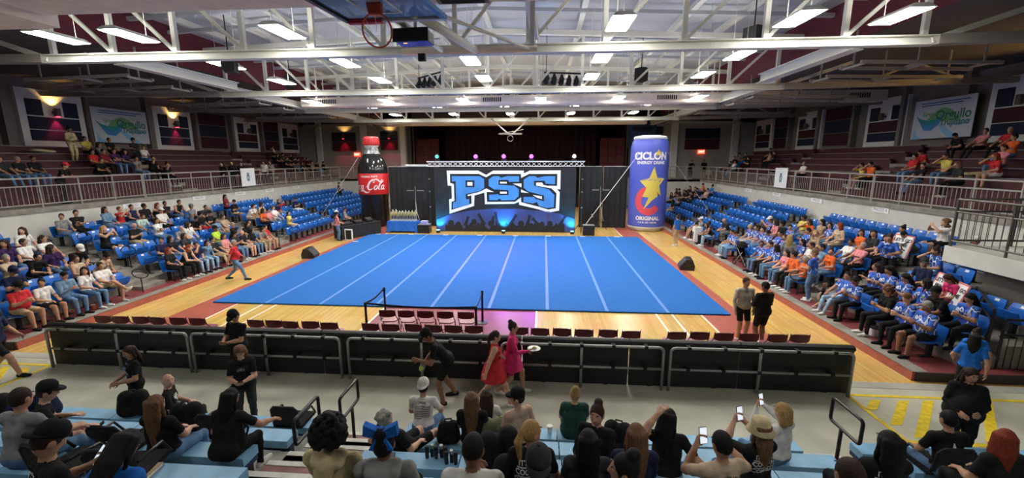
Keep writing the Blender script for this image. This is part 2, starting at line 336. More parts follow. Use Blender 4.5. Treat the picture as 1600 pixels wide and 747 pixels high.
# ---- ceiling fixtures
def fixture(x, y, label, z=8.0):
    t = thing('ceiling_light', label, 'ceiling light', (x, y, z), 0, 'fluorescent high bay ceiling lights')
    inst('diffuser', FX['lens'], t); inst('housing', FX['body'], t); inst('uplight_slot', FX['up'], t)
    for s in (-1, 1): MB().tube([(0, s*.5, .1), (0, s*.5, zroof(x)-z)], .008, 4).build('hanger_cable', M_STEEL, t)
FX = {'up': MB().b2(-.12, .12, -.5, .5, .112, .118).mesh('uplight_slot', mat('lit_uplight_slot', (.9, .9, .9), .5, emit=(1.0, .97, .88), estr=LAMP_POWER*.55)),
      'lens': MB().b2(-.26, .26, -.62, .62, -.015, .0).mesh('diffuser', M_LAMP),
      'body': MB().add([(-.3, -.66, 0), (.3, -.66, 0), (.3, .66, 0), (-.3, .66, 0), (-.16, -.6, .11), (.16, -.6, .11), (.16, .6, .11), (-.16, .6, .11)], [(3, 2, 1, 0), (4, 5, 6, 7), (0, 1, 5, 4), (1, 2, 6, 5), (2, 3, 7, 6), (3, 0, 4, 7)]).mesh('housing', M_STEEL)}
LROWS = [(-11.6, [-5.5, 6.5]), (-.78, [-11.05, -8.86, -4.44, 4.46, 8.75, 11.1]), (2.95, [-8.95, -4.5, 0, 4.5, 9.0]), (6.2, [-8.95, -4.5, 0, 4.5, 9.0]), (9.6, [-6.65, -2.2, 2.3, 6.7]),
         (12.55, [-11.15, -6.65, -2.12, 2.36, 6.7, 11.1]), (15.9, [-8.85, -4.45, 0, 4.5, 9.0]), (20.3, [-8.85, -4.3, 0, 4.55, 9.1])]
for r, (y, xs) in enumerate(LROWS):
    for i, x in enumerate(xs): fixture(x, y, 'lit ceiling light, %s from left in the %s row from the camera' % (ordn(i+1), ordn(r+1)))
# ---- black stage lamp bars and hanging speakers
def lampbar(x0, y0, x1, y1, z, n, label):
    t = thing('lamp_bar', label, 'stage lights')
    MB().tube([(x0, y0, z), (x1, y1, z+.12)], .04, 8).build('bar', M_BLACK, t)
    for k in range(n):
        f = (k+.3)/(n-.4); x, y = x0+(x1-x0)*f, y0+(y1-y0)*f
        MB().tube([(x, y, z-.02), (x+.02, y-.05, z-.22), (x-.05, y-.2, z-.45)], [.05, .11, .13], 8).build('spotlight', M_BLACK, t)
        MB().bar((x-.13, y, z-.25), (x, y, z), .03, .03).build('yoke', M_BLACK, t)
    for f in (.05, .95): MB().tube([(x0+(x1-x0)*f, y0+(y1-y0)*f, z), (x0+(x1-x0)*f, y0+(y1-y0)*f, 10.7)], .015, 4).build('hanger_cable', M_BLACK, t)
lampbar(-3.75, 9.3, -2.3, 8.4, 8.62, 5, 'black bar of five stage spotlights hanging left of centre')
lampbar(2.55, 8.2, 4.55, 9.3, 8.58, 6, 'black bar of six stage spotlights hanging right of centre')
def hangspk(x, y, z, d, label):
    t = thing('hanging_speaker', label, 'speaker', (x, y, z), .4)
    MB().prism([(-d/2, -.14), (d/2, -.22), (d/2, .22), (-d/2, .14)], lambda u, v, ww: (v, u, ww), (-.3, .3)).build('cabinet', M_BLACK, t)
    MB().b2(-.2, .2, -d/2-.02, -d/2+.01, -.27, .27).build('front_grille', M_GRILLE, t)
    MB().tube([(0, 0, .3), (0, 0, 1.6)], .02, 6).build('hanger', M_BLACK, t)
hangspk(-9.6, 7.9, 8.3, .4, 'small black speaker hanging at the left among the trusses')
hangspk(6.9, 7.9, 8.35, .4, 'small black speaker hanging right of centre among the trusses')
hangspk(9.6, 3.4, 8.7, .5, 'black speaker hanging at the upper right under the roof')
hangspk(-8.6, 2.6, 8.0, .5, 'black speaker hanging at the upper left behind the front truss')
# ---- basketball backboard, rim, folded mast and projector
t = thing('basketball_hoop', 'folded up basketball backboard with red rim hanging from the roof', 'basketball hoop', (0, 0, 0))
T = Vector((.30, -5.6, 6.74)); ex = Vector((1, 0, .01)).normalized(); ey = Vector((-.27, -.95, .09)).normalized(); en = Vector((0, 0, -1))
bf = lambda u, v, ww: T+ex*u*.84+ey*v*1.05+en*ww
m = MB(); m.prism([(-.86, 0.04), (.86, 0.04), (.86, 1.0), (-.86, 1.0)], bf, (-.01, .01)); m.build('glass_panel', mat('smoky_backboard_glass', (.05, .06, .08), .08, alpha=.55), t)
for a, b, mt in ((((-.9, 0), (.9, 0)), .09, 'b'), (((-.9, 1.04), (.9, 1.04)), .07, 'k'), (((-.9, 0), (-.9, 1.04)), .07, 'k'), (((.9, 0), (.9, 1.04)), .08, 'u')):
    (p, q) = a; mm = {'b': mat('white_blue_padding', (.55, .6, .75), .6), 'k': M_BLKMET, 'u': mat('blue_padding', (.10, .30, .75), .6)}[mt]
    MB().bar(bf(*p, 0), bf(*q, 0), b, .06).build('board_frame', mm, t)
MB().bar(bf(-.9, 0.0, .012), bf(-.25, .0, .012), .10, .062).build('pad', mat('red_padding', (.55, .03, .06), .6), t)
for a, b in (((-.3, .25), (.3, .25)), ((-.3, .7), (.3, .7)), ((-.3, .25), (-.3, .7)), ((.3, .25), (.3, .7))): MB().bar(bf(*a, .015), bf(*b, .015), .03, .006).build('target_line', M_WHITE, t)
M_RIM = mat('red_orange_rim', (.55, .06, .03), .35)
rc = Vector((.16, -6.05, 6.46)); rx = Vector((1, 0, 0)); ry = Vector((.0, -.28, .96)).normalized()
MB().tube([rc+rx*.215*math.cos(a*PI/16)+ry*.225*math.sin(a*PI/16) for a in range(32)], .013, 6, closed=True).build('rim', M_RIM, t, smooth=True)
MB().add([rc+rx*x+ry*z for x, z in ((-.09, .2), (.09, .2), (.11, .36), (-.11, .36))]+[rc+rx*x+ry*z+Vector((0, .08, 0)) for x, z in ((-.09, .2), (.09, .2), (.11, .36), (-.11, .36))], [(0, 1, 2, 3), (7, 6, 5, 4), (0, 4, 5, 1), (1, 5, 6, 2), (2, 6, 7, 3), (3, 7, 4, 0)]).build('rim_bracket', M_RIM, t)
m = MB()
for k in range(8):
    a = k*PI/4; p = rc+rx*.2*math.cos(a)+ry*.2*math.sin(a); q = rc+rx*.11*math.cos(a+.4)+ry*.11*math.sin(a+.4)+Vector((0, .1, -.1)); m.tube([p, (p+q)/2+Vector((0, .04, -.02)), q], .004, 4)
m.build('net', mat('grey_net_cord', (.5, .5, .5), .8), t)
MB().tube([(.6, -5.7, 6.80), (1.05, -2.6, 7.0)], .08, 10).build('mast', M_STEEL, t, smooth=True)
MB().tube([(.2, -5.7, 6.80), (.3, -2.6, 7.0)], .05, 10).build('mast', M_STEEL, t, smooth=True)
MB().tube([(-.6, -2.6, 7.0), (2.4, -2.6, 7.0)], .08, 10).build('mast_axle', M_DUCT, t, smooth=True)
MB().tube([(1.0, -5.5, 6.8), (2.25, -2.6, 7.0)], .035, 8).build('brace', M_STEEL, t)
MB().bar((2.1, -3.3, 8.6), (2.3, -.2, 7.9), .18, .2).build('support_arm', M_STEEL, t)
for xx in (-.55, 2.3): MB().bar((xx, -2.6, 7.0), (xx, -2.6, 10.4), .1, .1).build('hanger', M_STEEL, t)
t = thing('projector', 'black projector box with blue glow hanging beside the hoop', 'projector', (.40, -5.2, 6.62), -.08)
MB().b2(-.28, .28, -.02, .3, -.09, .08).build('case', M_BLKMET, t)
MB().b2(-.30, .30, -.06, -.02, -.1, .1).build('front_panel', M_BLACK, t)
MB().b2(-.26, .26, .0, .3, -.10, -.09).build('underside_panel', mat('blue_lit_panel', (.02, .02, .10), .3, emit=(.05, .06, .6), estr=.25), t)
MB().b2(-.16, -.1, .05, .07, -.104, -.1).build('indicator', mat('orange_indicator', (.8, .3, .02), .4, emit=(1, .4, .02), estr=3), t)
MB().b2(-.06, .06, .42, .5, -.3, -.18).build('camera_head', M_BLACK, t)
MB().tube([(0, .2, .08), (0, .2, .76)], .03, 8).build('mount', M_STEEL, t)
# ---- side wall frames, panels, sconces
def wall_frame(s, yc, wd, label, lit, z0=5.32, z1=8.05, maroon_mid=False):
    t = thing('panel_frame', label, 'wall panel', (s*22.4, yc, 0), 0, 'framed acoustic panels on the side walls')
    X0, X1 = -s*.18, 0
    MB().b2(X0, X1, -wd/2, wd/2, z0, z1).build('frame', M_FRAME, t)
    a = -s*.24; rows = [(5.60, 6.10), (6.14, 6.74), (6.80, 7.56)]
    inw = wd/2-.32
    MB().b2(a, X0, -inw, inw, *rows[0]).build('panel', M_PBLUE, t)
    MB().b2(a, X0, -inw, inw, *rows[1]).build('panel', M_PMAR if maroon_mid else M_PBLUE, t)
    MB().b2(a, X0, -inw, -inw*.42, *rows[2]).build('panel', M_PBLUE, t)
    MB().b2(a, X0, inw*.42, inw, *rows[2]).build('panel', M_PBLUE, t)
    sconce((s*22.4-s*.42, yc, 7.0), label.replace('framed dark panels', 'sconce'), lit, (-s, 0))
def sconce(p, label, lit, d):
    t = thing('wall_sconce', label.split(',')[0][:1].lower()+label[1:] if False else ('lit red ' if lit else 'unlit ')+'wall sconce on the '+label, 'wall lamp', p)
    MB().lathe([(.12, -.2), (.13, -.18), (.13, .18), (.12, .2)], 14).build('cylinder_shade', mat('brown_sconce_metal', (.10, .06, .05), .5), t)
    MB().bar((-d[0]*.28, -d[1]*.28, 0), (0, 0, 0), .08, .12).build('bracket', M_BLKMET, t)
    if lit:
        MB().lathe([(.10, -.205), (.10, -.2)], 12).build('red_lens', mat('red_lamp_lens', (.8, .05, .08), .4, emit=(1, .03, .08), estr=12), t)
        a = spot('red_downlight', (0, 0, -.22), (-d[0]*.25, -d[1]*.25, -2), 170, (1, .03, .09), 75, .7, .05); a.parent = t
        a = spot('warm_uplight', (0, 0, .25), (-d[0]*.35, -d[1]*.35, 2), 90, (1, .55, .15), 110, .8, .05); a.parent = t
for s in (-1, 1):
    nm = 'left' if s < 0 else 'right'
    for i, yc in enumerate((.6, 7.85, 14.9, 22.0, 28) if s < 0 else (.0, 7.05, 14.25, 21.4, 28)):
        lab = '%s wall, %s frame from the camera' % (nm, ordn(i+1))
        wall_frame(s, yc, 2.9, 'framed dark panels on the '+lab if False else 'framed dark panels on the '+lab, (s < 0 and i in (1, 2)), maroon_mid=(s > 0 or i == 3))
    for i, yc in enumerate((4.2, 18.4, 25)):
        t = thing('recessed_panel', 'dark maroon panels recessed between the frames of the %s wall, %s bay' % (nm, ordn(i+1)), 'wall panel', (s*22.37, yc, 0))
        for k in range(3): MB().b2(-s*.08, 0, -1.3, 1.3, 5.5+.85*k, 6.3+.85*k).build('panel', (M_PMAR, M_PBLUE, M_PMAR)[k] if i else M_PMAR, t)
    for i, y in enumerate((2.6, 5.8, 9.5, 13.0, 16.7, 20.2, 23.8)):
        m = MB(); m.b2(s*22.05, s*22.45, y-.12, y+.12, 5.2, 9); struct('trim_pilaster_%s_%d' % (nm, i+1), m, M_DARKWALL)
spot('warm_uplight_right', (21.6, 3.4, 6.6), (17.5, 5.0, 9.0), 420, (1, .58, .12), 95, .8, .1)
# lettered banners
def city_banner(s, y0, y1, label):
    t = thing('city_banner', label, 'banner', (s*22.0, (y0+y1)/2, 0)); W = y1-y0; H = 1.9; z0 = 5.62
    # u runs left to right as seen from the court
    sg = 1 if s < 0 else -1
    f = lambda u, v, d=0.0: (-s*(.03+d), sg*(u-.5)*W, z0+v*H)
    m = MB(); m.prism([(0, 0), (1, 0), (1, 1), (0, 1)], lambda u, v, w_: f(u, v, w_), (-.03, 0)); m.build('cloth', mat('white_banner_cloth', (.55, .60, .66), .7), t)
    C = {n: mat('banner_'+n, c, .7) for n, c in dict(teal=(.02, .30, .33), green=(.16, .42, .16), blue=(.05, .25, .55), deep=(.02, .12, .35), ink=(.03, .16, .12), sky=(.25, .5, .75)).items()}
    arc = lambda pts: pts
    def shape(pts, c, d): MB().prism(pts, lambda u, v, w_: f(u, v, w_), (d, d+.004)).build('print', C[c], t)
    hill = [(.22+.6*k/14, .42+.34*math.sin(PI*k/14)) for k in range(15)]
    shape(hill, 'green', .001)
    wave = [(.05, .62), (.14, .52), (.28, .46), (.42, .5), (.52, .62), (.56, .66), (.5, .46), (.4, .3), (.28, .24), (.17, .34)]
    shape(wave, 'teal', .003)
    shape([(.1, .5), (.25, .36), (.4, .36), (.53, .6), (.48, .36), (.36, .2), (.22, .22)], 'blue', .006)
    shape([(.46, .34), (.54, .36), (.66, .18), (.86, 0), (.66, 0), (.54, .16)], 'sky', .002)
    shape([(.04, .3), (.04, 0), (.22, 0), (.10, .1)], 'sky', .002)
    shape([(.62, .38), (.8, .34), (.97, .44), (.97, .36), (.8, .28), (.62, .33)], 'sky', .002)
    m = MB(); put_text(m, 'Orgullo', .62, lambda x, y: f(.68+x/W, .57+y/H, .012), .012, sx=.92); put_text(m, 'Trujillano', .42, lambda x, y: f(.72+x/W, .38+y/H, .012), .01, sx=.92); m.build('lettering', C['ink'], t)
    m = MB(); put_text(m, 'Gran', .3, lambda x, y: f(.27+x/W, .63+y/H, .012), .008); m.build('lettering', C['green'], t)
    for k in range(2): shape([(.12, .9-.06*k), (.9-.1*k, .9-.06*k), (.9-.1*k, .925-.06*k), (.12, .925-.06*k)], 'deep', .003)
city_banner(-1, 9.45, 12.7, 'white city banner with green and blue waves on the left wall')
city_banner(1, 8.8, 12.0, 'white city banner with green and blue waves on the right wall')
# ---- back wall panels, sconces, exit signs, blue banner
def backpanel(x, z, wd, h, label, mt):
    t = thing('wall_panel', label, 'wall panel', (x, 29.98, z))
    for k in range(2):
        for j in range(2): MB().b2(-wd/2+j*wd/2+.02, -wd/2+(j+1)*wd/2-.02, -.1, 0, -h/2+k*h/2+.02, -h/2+(k+1)*h/2-.02).build('panel', mt if (k == 0) else M_PBLUE, t)
backpanel(-17.7, 6.4, 2.5, 1.9, 'dark panels under a red sconce on the back wall, left of the bottle', M_PMAR)
backpanel(-13.0, 6.5, 1.8, 1.9, 'dark panels under a red sconce on the back wall, right of the bottle', M_PMAR)
backpanel(17.6, 6.5, 3.2, 2.0, 'dark panels on the back wall above the right exit sign', M_PMAR)
backpanel(13.2, 6.9, 1.5, 1.6, 'narrow dark panels on the back wall right of the can', M_PMAR)
for x, lb in ((-17.6, 'back wall, left of the inflatable bottle'), (-12.9, 'back wall, right of the inflatable bottle')): sconce((x, 29.55, 6.9), lb, True, (0, -1))
for i, (x, y, z, wd) in enumerate(((-20.3, 29.9, 5.5, .5), (-15.6, 29.9, 5.5, .6), (-11.6, 29.9, 5.5, .5), (15.0, 29.9, 5.5, .6), (20.6, 29.9, 5.5, .6))):
    m = MB(); m.b2(x-wd/2, x+wd/2, y-.15, 30.05, 2.9, 8.6); struct('trim_back_%d' % (i+1), m, M_FRAME)
for x, z, lb in ((-16.4, 5.15, 'red lit exit sign on the back wall left of the bottle'), (17.6, 5.3, 'red lit exit sign on the back wall right of the can'), (11.3, 5.2, 'small red exit light behind the can')):
    t = thing('exit_sign', lb, 'exit sign', (x, 29.9, z))
    MB().b2(-.32, .32, -.06, .08, -.2, .2).build('case', mat('exit_sign_red', (.6, .03, .02), .5, emit=(1, .07, .03), estr=2.2), t)
    m = MB(); put_text(m, 'EXIT', .27, lambda a, b: (a, -.07, b), .01); m.build('lettering', mat('exit_letter', (.9, .6, .5), .5, emit=(1, .6, .45), estr=2.5), t)
t = thing('blue_banner', 'dark blue hanging banner beside the stage behind the can', 'banner', (11.9, 29.7, 6.9))
MB().b2(-1.3, 1.3, 0, .04, -1.2, 1.0).build('cloth', mat('dark_blue_banner', (.02, .06, .16), .7), t)
MB().b2(-.9, .9, -.01, 0, .35, .8).build('print', mat('banner_dark_box', (.01, .02, .05), .7), t)
m = MB(); put_text(m, 'HOME', .3, lambda a, b: (a-.6, -.015, b-.6)); m.build('lettering', mat('banner_pale_blue', (.3, .42, .6), .7), t)
# maroon brick-like acoustic squares beside the stage mouth
for s in (-1, 1):
    t = thing('stage_side_panel', 'maroon square panels at the %s side of the stage mouth' % ('left' if s < 0 else 'right'), 'wall panel', (s*9.3, 30.6, 0))
    for i in range(3):
        for j in range(7): MB().b2(-1.2+.8*i+.02, -.4+.8*i-.02, 0, .1, 1.1+.8*j+.002, 1.9+.8*j-.03).build('panel', mat('maroon_stage_square', (.075, .014, .02), .8, noise=.2, nscale=3), t)
t = thing('stage_curtain', 'dark folded curtain hanging across the back of the stage', 'curtain', (0, 33, 0))
m = MB(); N = 120; pts = [(-8+16*k/N, .12*math.sin(k*1.3)) for k in range(N+1)]
m.add([(x, y, 1.1) for x, y in pts]+[(x, y, 8) for x, y in pts], [(k, k+1, N+2+k, N+1+k) for k in range(N)]); m.build('cloth', M_STAGE, t)
t = thing('far_backboard', 'folded basketball backboard hanging before the stage opening', 'basketball hoop', (-.0, 20.6, 6.55))
MB().b2(-.9, .9, -.03, .03, -.06, .06).build('board_edge', mat('grey_metal', (.3, .3, .32), .5), t); MB().bar((-.9, 0, 0), (.9, .6, .35), .5, .04).build('board', M_GALV, t)
MB().tube([(.22*math.cos(a*PI/10), -.25, -.35+.22*math.sin(a*PI/10)) for a in range(20)], .02, 6, closed=True).build('rim', mat('grey_metal', (.3, .3, .32), .5), t)
for sx in (-1, 1):
    MB().bar((sx*.15, 0, 0), (sx*1.5, 0, 1.15), .1, .1).build('strut', M_RAIL, t); MB().bar((sx*1.5, 0, 1.1), (sx*1.5, 1.3, 1.25), .08, .08).build('strut', M_RAIL, t)
# ---- railings of the upper deck
def railing(p, q, label, n, name='guard_railing', h=1.08, bal=.155, mt=None, banner=None):
    mt = mt or M_RAIL
    p = Vector(p); q = Vector(q); L = (q-p).length; a = math.atan2(q.y-p.y, q.x-p.x)
    t = thing(name, label, 'railing', p, a, 'guard railings of the upper deck' if name == 'guard_railing' else None)
    for z, r in ((h, .03), (h*.74, .024), (h*.12, .024)): MB().tube([(0, 0, z), (L, 0, z)], r, 6).build('rail', mt, t)
    me = MB().tube([(0, 0, 0), (0, 0, h)], .028, 6).mesh('post', mt); mb = MB().tube([(0, 0, h*.12), (0, 0, h*.74)], .011, 4).mesh('baluster', mt)
    k = max(1, round(L/1.25))
    for i in range(k+1): inst('post', me, t, (L*i/k, 0, 0))
    nb = int(L/bal)
    for i in range(1, nb): inst('baluster', mb, t, (L*i/nb, 0, 0))
    return t
for s in (-1, 1):
    nm = 'left' if s < 0 else 'right'
    ys = [-5, 0.5, 6, 11.5, 17, 22, 25.1]
    for i in range(6): railing((s*16.08, ys[i]+.04, 2.9), (s*16.08, ys[i+1]-.04, 2.9), 'grey guard railing on the %s parapet, %s section from the camera' % (nm, ordn(i+1)), i)
    xs = (16.0, 13.4, 11.0)
    for i in range(2): railing((s*xs[i], 25.12, 2.9), (s*(xs[i+1]+.06), 25.12, 2.9), 'grey guard railing on the back %s balcony, %s section from the corner' % (nm, ordn(i+1)), i)
# crest flags on the railings
for s, y, lb in ((-1, 12.9, 'white flag with a blue crest hung on the left railing'), (1, 12.6, 'white flag with a blue crest hung on the right railing')):
    t = thing('crest_flag', lb, 'flag', (s*15.98, y, 3.0)); sg = 1 if s < 0 else -1
    MB().b2(-s*.05, -s*.03, -.62, .62, .02, 1.12).build('cloth', mat('white_flag_cloth', (.72, .74, .76), .8), t)
    sh = [(-.12, .38), (.0, .3), (.12, .38), (.13, .66), (.08, .74), (.1, .86), (0, .82), (-.1, .86), (-.08, .74), (-.13, .66)]
    MB().prism(sh, lambda u, v, w_: (-s*(.052+w_), u, v), (0, .004)).build('crest', mat('slate_blue_crest', (.10, .20, .28), .7), t)
    MB().prism([(-.06, .44), (.06, .44), (.07, .62), (-.07, .62)], lambda u, v, w_: (-s*(.058+w_), u, v), (0, .004)).build('crest_shield', mat('pale_crest', (.35, .45, .5), .7), t)
# ================================================================== EVENT SET
M_MAT = mat('blue_carpet_mat', (0.018, 0.128, 0.42), 0.85, noise=0.10, nscale=30, spec=.2)
M_TAPE = mat('pale_blue_mat_tape', (0.085, 0.22, 0.56), 0.6)
M_CLOTHB = mat('royal_blue_tablecloth', (0.01, 0.13, 0.55), 0.7, noise=.1, nscale=4)
t = thing('cheer_mat', 'huge blue carpeted cheer mat with pale seam strips on the court', 'mat', (0, 0, 0))
for i in range(9):
    a = -8.23+i*16.46/9; b = a+16.46/9
    p = MB().b2(a+.004, b-.004, 0, 12.8, .012, .05).build('mat_panel', M_MAT, t); MB().b2(a, b, .01, 12.79, .005, .035).build('foam_base', M_BLACK, p)
for i in range(1, 9):
    x = -8.23+i*16.46/9; MB().b2(x-.05, x+.05, .0, 12.8, .0505, .053).build('seam_tape', M_TAPE, t)
for i, (x, y) in enumerate([(-7.7, 12.72), (-5.6, 12.72), (-3.4, 12.72), (-1.3, 12.72), (.9, 12.72), (2.9, 12.72), (4.95, 12.72), (7.0, 12.72), (-8.05, 10.3)]):
    tag(MB().prism([(-.16, -.05), (.16, -.05), (.15, .05), (-.15, .05)], lambda u, v, w_: (u, v, w_), (0, .012)).build('paper_marker', M_WHITE, None, (x, y, .0505)), 'white paper marker on the mat, %s' % ('%s from left along the back edge' % ordn(i+1) if i < 8 else 'alone at the left edge'), 'marker', 'paper markers on the mat edge')
# ---- banner with lettering
M_BANN = mat('black_banner_cloth', (.012, .014, .018), .6, noise=.3, nscale=2, bump=.05)
t = thing('event_banner', 'black banner with huge blue PSS letters and crowd silhouettes', 'banner', (0, 14.2, 0))
bx = lambda cx: (cx-213)/1169*8.93-4.35
bz = lambda cy: 4.12*(660-cy)/543+.03
def bshape(nm, pts, mt, d): return MB().prism([(bx(a), bz(b)) for a, b in pts], lambda u, v, w_: (u, -w_, v), (d, d+.004)).build(nm, mt, t)
m = MB(); NX = 60
vs = []
for k in range(NX+1):
    u = k/NX; vs += [(-4.37+8.96*u, .012*math.sin(u*40), .03), (-4.37+8.96*u, .012*math.sin(u*40), 4.13)]
m.add(vs, [(2*k, 2*k+2, 2*k+3, 2*k+1) for k in range(NX)]); m.build('cloth', M_BANN, t)
M_BNIGHT = mat('banner_blue_glow_print', (.03, .055, .22), .6, col2=(.05, .09, .32), nscale=.8)
bshape('blue_glow_print', [(215, 655), (1380, 655), (1380, 545), (1250, 500), (1100, 478), (900, 462), (700, 462), (500, 480), (330, 515), (215, 560)], M_BNIGHT, .015)
M_PW = mat('banner_white_print', (.90, .93, .95), .6); M_PB = mat('banner_blue_print', (.06, .27, .70), .6, noise=.08, nscale=1.5); M_PK = mat('banner_black_print', (.006, .007, .01), .6)
bshape('white_outline', [(315, 145), (578, 145), (645, 180), (705, 145), (957, 145), (957, 168), (1005, 145), (1257, 143), (1257, 298), (1230, 296), (1253, 322), (1250, 475), (1165, 492), (1080, 465), (918, 428), (918, 404), (880, 420), (632, 425), (628, 328), (545, 352), (540, 440), (330, 508), (328, 386), (352, 378), (352, 272), (320, 270)], M_PW, .02)
bshape('black_outline', [(342, 172), (585, 172), (645, 200), (695, 172), (932, 172), (935, 205), (1000, 172), (1230, 172), (1230, 270), (1160, 268), (1226, 330), (1222, 455), (1160, 466), (1090, 445), (935, 405), (935, 365), (885, 402), (650, 405), (648, 322), (708, 322), (645, 292), (590, 320), (486, 346), (488, 358), (518, 352), (518, 420), (345, 475), (350, 405), (374, 398), (374, 256), (342, 246)], M_PK, .026)
bshape('letter_p', [(357, 190), (590, 190), (628, 215), (628, 288), (590, 314), (472, 340), (472, 385), (500, 380), (500, 430), (358, 462), (362, 412), (388, 402), (388, 232), (357, 236)], M_PB, .032)
bshape('letter_s', [(666, 218), (705, 190), (748, 190), (768, 204), (820, 190), (918, 190), (918, 236), (835, 238), (828, 222), (748, 222), (748, 262), (878, 268), (915, 298), (915, 356), (880, 388), (772, 392), (755, 376), (735, 390), (668, 390), (668, 346), (745, 340), (752, 350), (830, 346), (830, 306), (712, 300), (666, 272)], M_PB, .032)
bshape('letter_s', [(956, 220), (1000, 190), (1050, 190), (1070, 204), (1130, 190), (1215, 190), (1212, 256), (1135, 252), (1128, 228), (1042, 228), (1042, 268), (1162, 298), (1210, 345), (1206, 446), (1150, 454), (1085, 436), (1065, 404), (1035, 416), (955, 404), (955, 362), (1040, 362), (1055, 378), (1124, 398), (1124, 350), (992, 316), (956, 286)], M_PB, .032)
bshape('letter_counter', [(472, 226), (546, 226), (546, 282), (472, 282)], M_PK, .038)
for q in ([(486, 240), (530, 240), (530, 270), (486, 270)], [(760, 237), (816, 237), (816, 251), (760, 251)], [(760, 319), (816, 319), (816, 335), (760, 335)], [(865, 252), (938, 250), (938, 282)], [(935, 300), (1000, 330), (935, 324)], [(1058, 243), (1108, 243), (1120, 262), (1180, 275), (1180, 290), (1058, 268)], [(1030, 345), (1108, 356), (1108, 380), (1070, 370)]):
    bshape('white_gap', q, M_PW, .040)
# silhouettes of a crowd printed along the bottom
M_SIL = mat('banner_crowd_print', (.008, .009, .014), .6); M_SIL2 = mat('banner_far_crowd_print', (.05, .06, .18), .6)
rs = random.Random(3)
bshape('crowd_print', [(290, 655), (290, 600)]+[(290+i*20, 604+10*math.sin(i*2.1)-8*(i % 3)) for i in range(1, 51)]+[(1300, 600), (1300, 655)], M_SIL, .021)
for cx, cy, r in ((340, 590, 26), (405, 596, 20), (538, 576, 24), (610, 596, 22), (680, 590, 24), (935, 590, 26), (1020, 604, 20), (1110, 592, 22), (1176, 588, 24), (860, 604, 18)):
    bshape('head_print', [(cx+r*math.cos(a*PI/6), cy+r*1.1*math.sin(a*PI/6)) for a in range(12)], M_SIL, .023)
def arm(x0, y0, x1, y1, w0=17, w1=9, mt=None, fork=True, d=.024):
    dx, dy = x1-x0, y1-y0; L = math.hypot(dx, dy); nx, ny = -dy/L, dx/L; mt = mt or M_SIL
    bshape('arm_print', [(x0+nx*w0, y0+ny*w0), (x0-nx*w0, y0-ny*w0), (x1-nx*w1, y1-ny*w1), (x1+nx*w1, y1+ny*w1)], mt, d)
    if fork:
        for k in (-1.3, -.45, .45, 1.3):
            fx, fy = x1+dx/L*24+nx*k*9, y1+dy/L*24+ny*k*9
            bshape('finger_print', [(x1+nx*(k*7-3), y1+ny*(k*7-3)), (x1+nx*(k*7+3), y1+ny*(k*7+3)), (fx+nx*2.5, fy+ny*2.5), (fx-nx*2.5, fy-ny*2.5)], mt, d)
for a in ((625, 600, 585, 525), (740, 620, 722, 512), (835, 610, 885, 530), (985, 610, 1003, 535), (1100, 615, 1042, 555), (1240, 630, 1298, 530), (690, 590, 700, 545), (462, 610, 482, 550)): arm(*a)
for a in ((450, 630, 440, 520), (670, 630, 560, 540), (965, 600, 962, 552), (1160, 580, 1160, 505)): arm(*a, w0=13, w1=8, mt=M_SIL2, d=.0225)
# ---- box truss with lamps over the banner
M_TRU = mat('bright_aluminium', (.70, .72, .76), .35, metal=.3)
t = thing('box_truss', 'silver lattice lighting truss spanning above the event banner', 'truss', (0, 14.42, 0))
for y in (-.15, .15):
    for z in (4.2, 4.5): MB().tube([(-4.88, y, z), (5.12, y, z)], .025, 6).build('chord', M_TRU, t)
    m = MB(); 
    for k in range(30):
        a, b = -4.88+k/3, -4.88+(k+1)/3; m.tube([(a, y, 4.2 if k % 2 else 4.5), (b, y, 4.5 if k % 2 else 4.2)], .011, 4); m.tube([(a, y, 4.5 if k % 2 else 4.2), (b, y, 4.2 if k % 2 else 4.5)], .011, 4)
    m.build('lacing', M_TRU, t)
for i, (x, nm) in enumerate(((-4.78, 'left'), (5.0, 'right'))):
    t = thing('truss_stand', 'dark crank stand holding the %s end of the lighting truss' % nm, 'stand', (x, 14.42, 0))
    MB().tube([(0, 0, .06), (0, 0, 4.16)], .035, 8).build('mast', M_BLKMET, t)
    for z in (1.6, 2.6, 3.4): MB().lathe([(.055, -.04), (.055, .04)], 8, (0, 0, z)).build('collar', M_GALV, t)
    for k in range(3):
        a = k*2*PI/3+.4; MB().tube([(0, 0, .75), (.55*math.cos(a), .55*math.sin(a), .02)], .02, 6).build('leg', M_BLKMET, t)
    MB().b2(-.25, .25, -.2, .2, 4.14, 4.18).build('top_plate', M_BLKMET, t)
def beam_light(x, colr, label, glow):
    t = thing('stage_light', label, 'stage light', (x, 14.42, 4.53))
    MB().lathe([(.14, 0), (.14, .09), (.1, .12)], 12).build('base', M_BLKMET, t)
    for s in (-1, 1): MB().b2(s*.13-.02, s*.13+.02, -.05, .05, .08, .34).build('yoke_arm', M_BLKMET, t)
    MB().tube([(0, .14, .34), (0, 0, .32), (0, -.12, .28)], [.08, .12, .13], 12).build('head', M_BLKMET, t, smooth=True)
    MB().tube([(0, -.12, .28), (0, -.15, .27)], [.12, .11], 12).build('lens', mat('lens_'+glow, colr, .3, emit=colr, estr=7 if glow == 'purple' else 1.5), t)
for x, k in ((-1.72, 'left'), (.06, 'middle'), (1.79, 'right')):
    beam_light(x, (.62, .05, 1.0), 'glowing purple stage light on the truss, %s of three' % k, 'purple')
    spot('purple_beam', (x, 14.1, 4.75), (x*1.2, 8.5, 0), 1500, (.50, .0, 1.0), 55, .9, .12)
spot('blue_roof_beam', (4.4, 14.3, 5.2), (1.2, 4.2, 10.6), 900, (.15, .4, 1.0), 22, .6, .1)
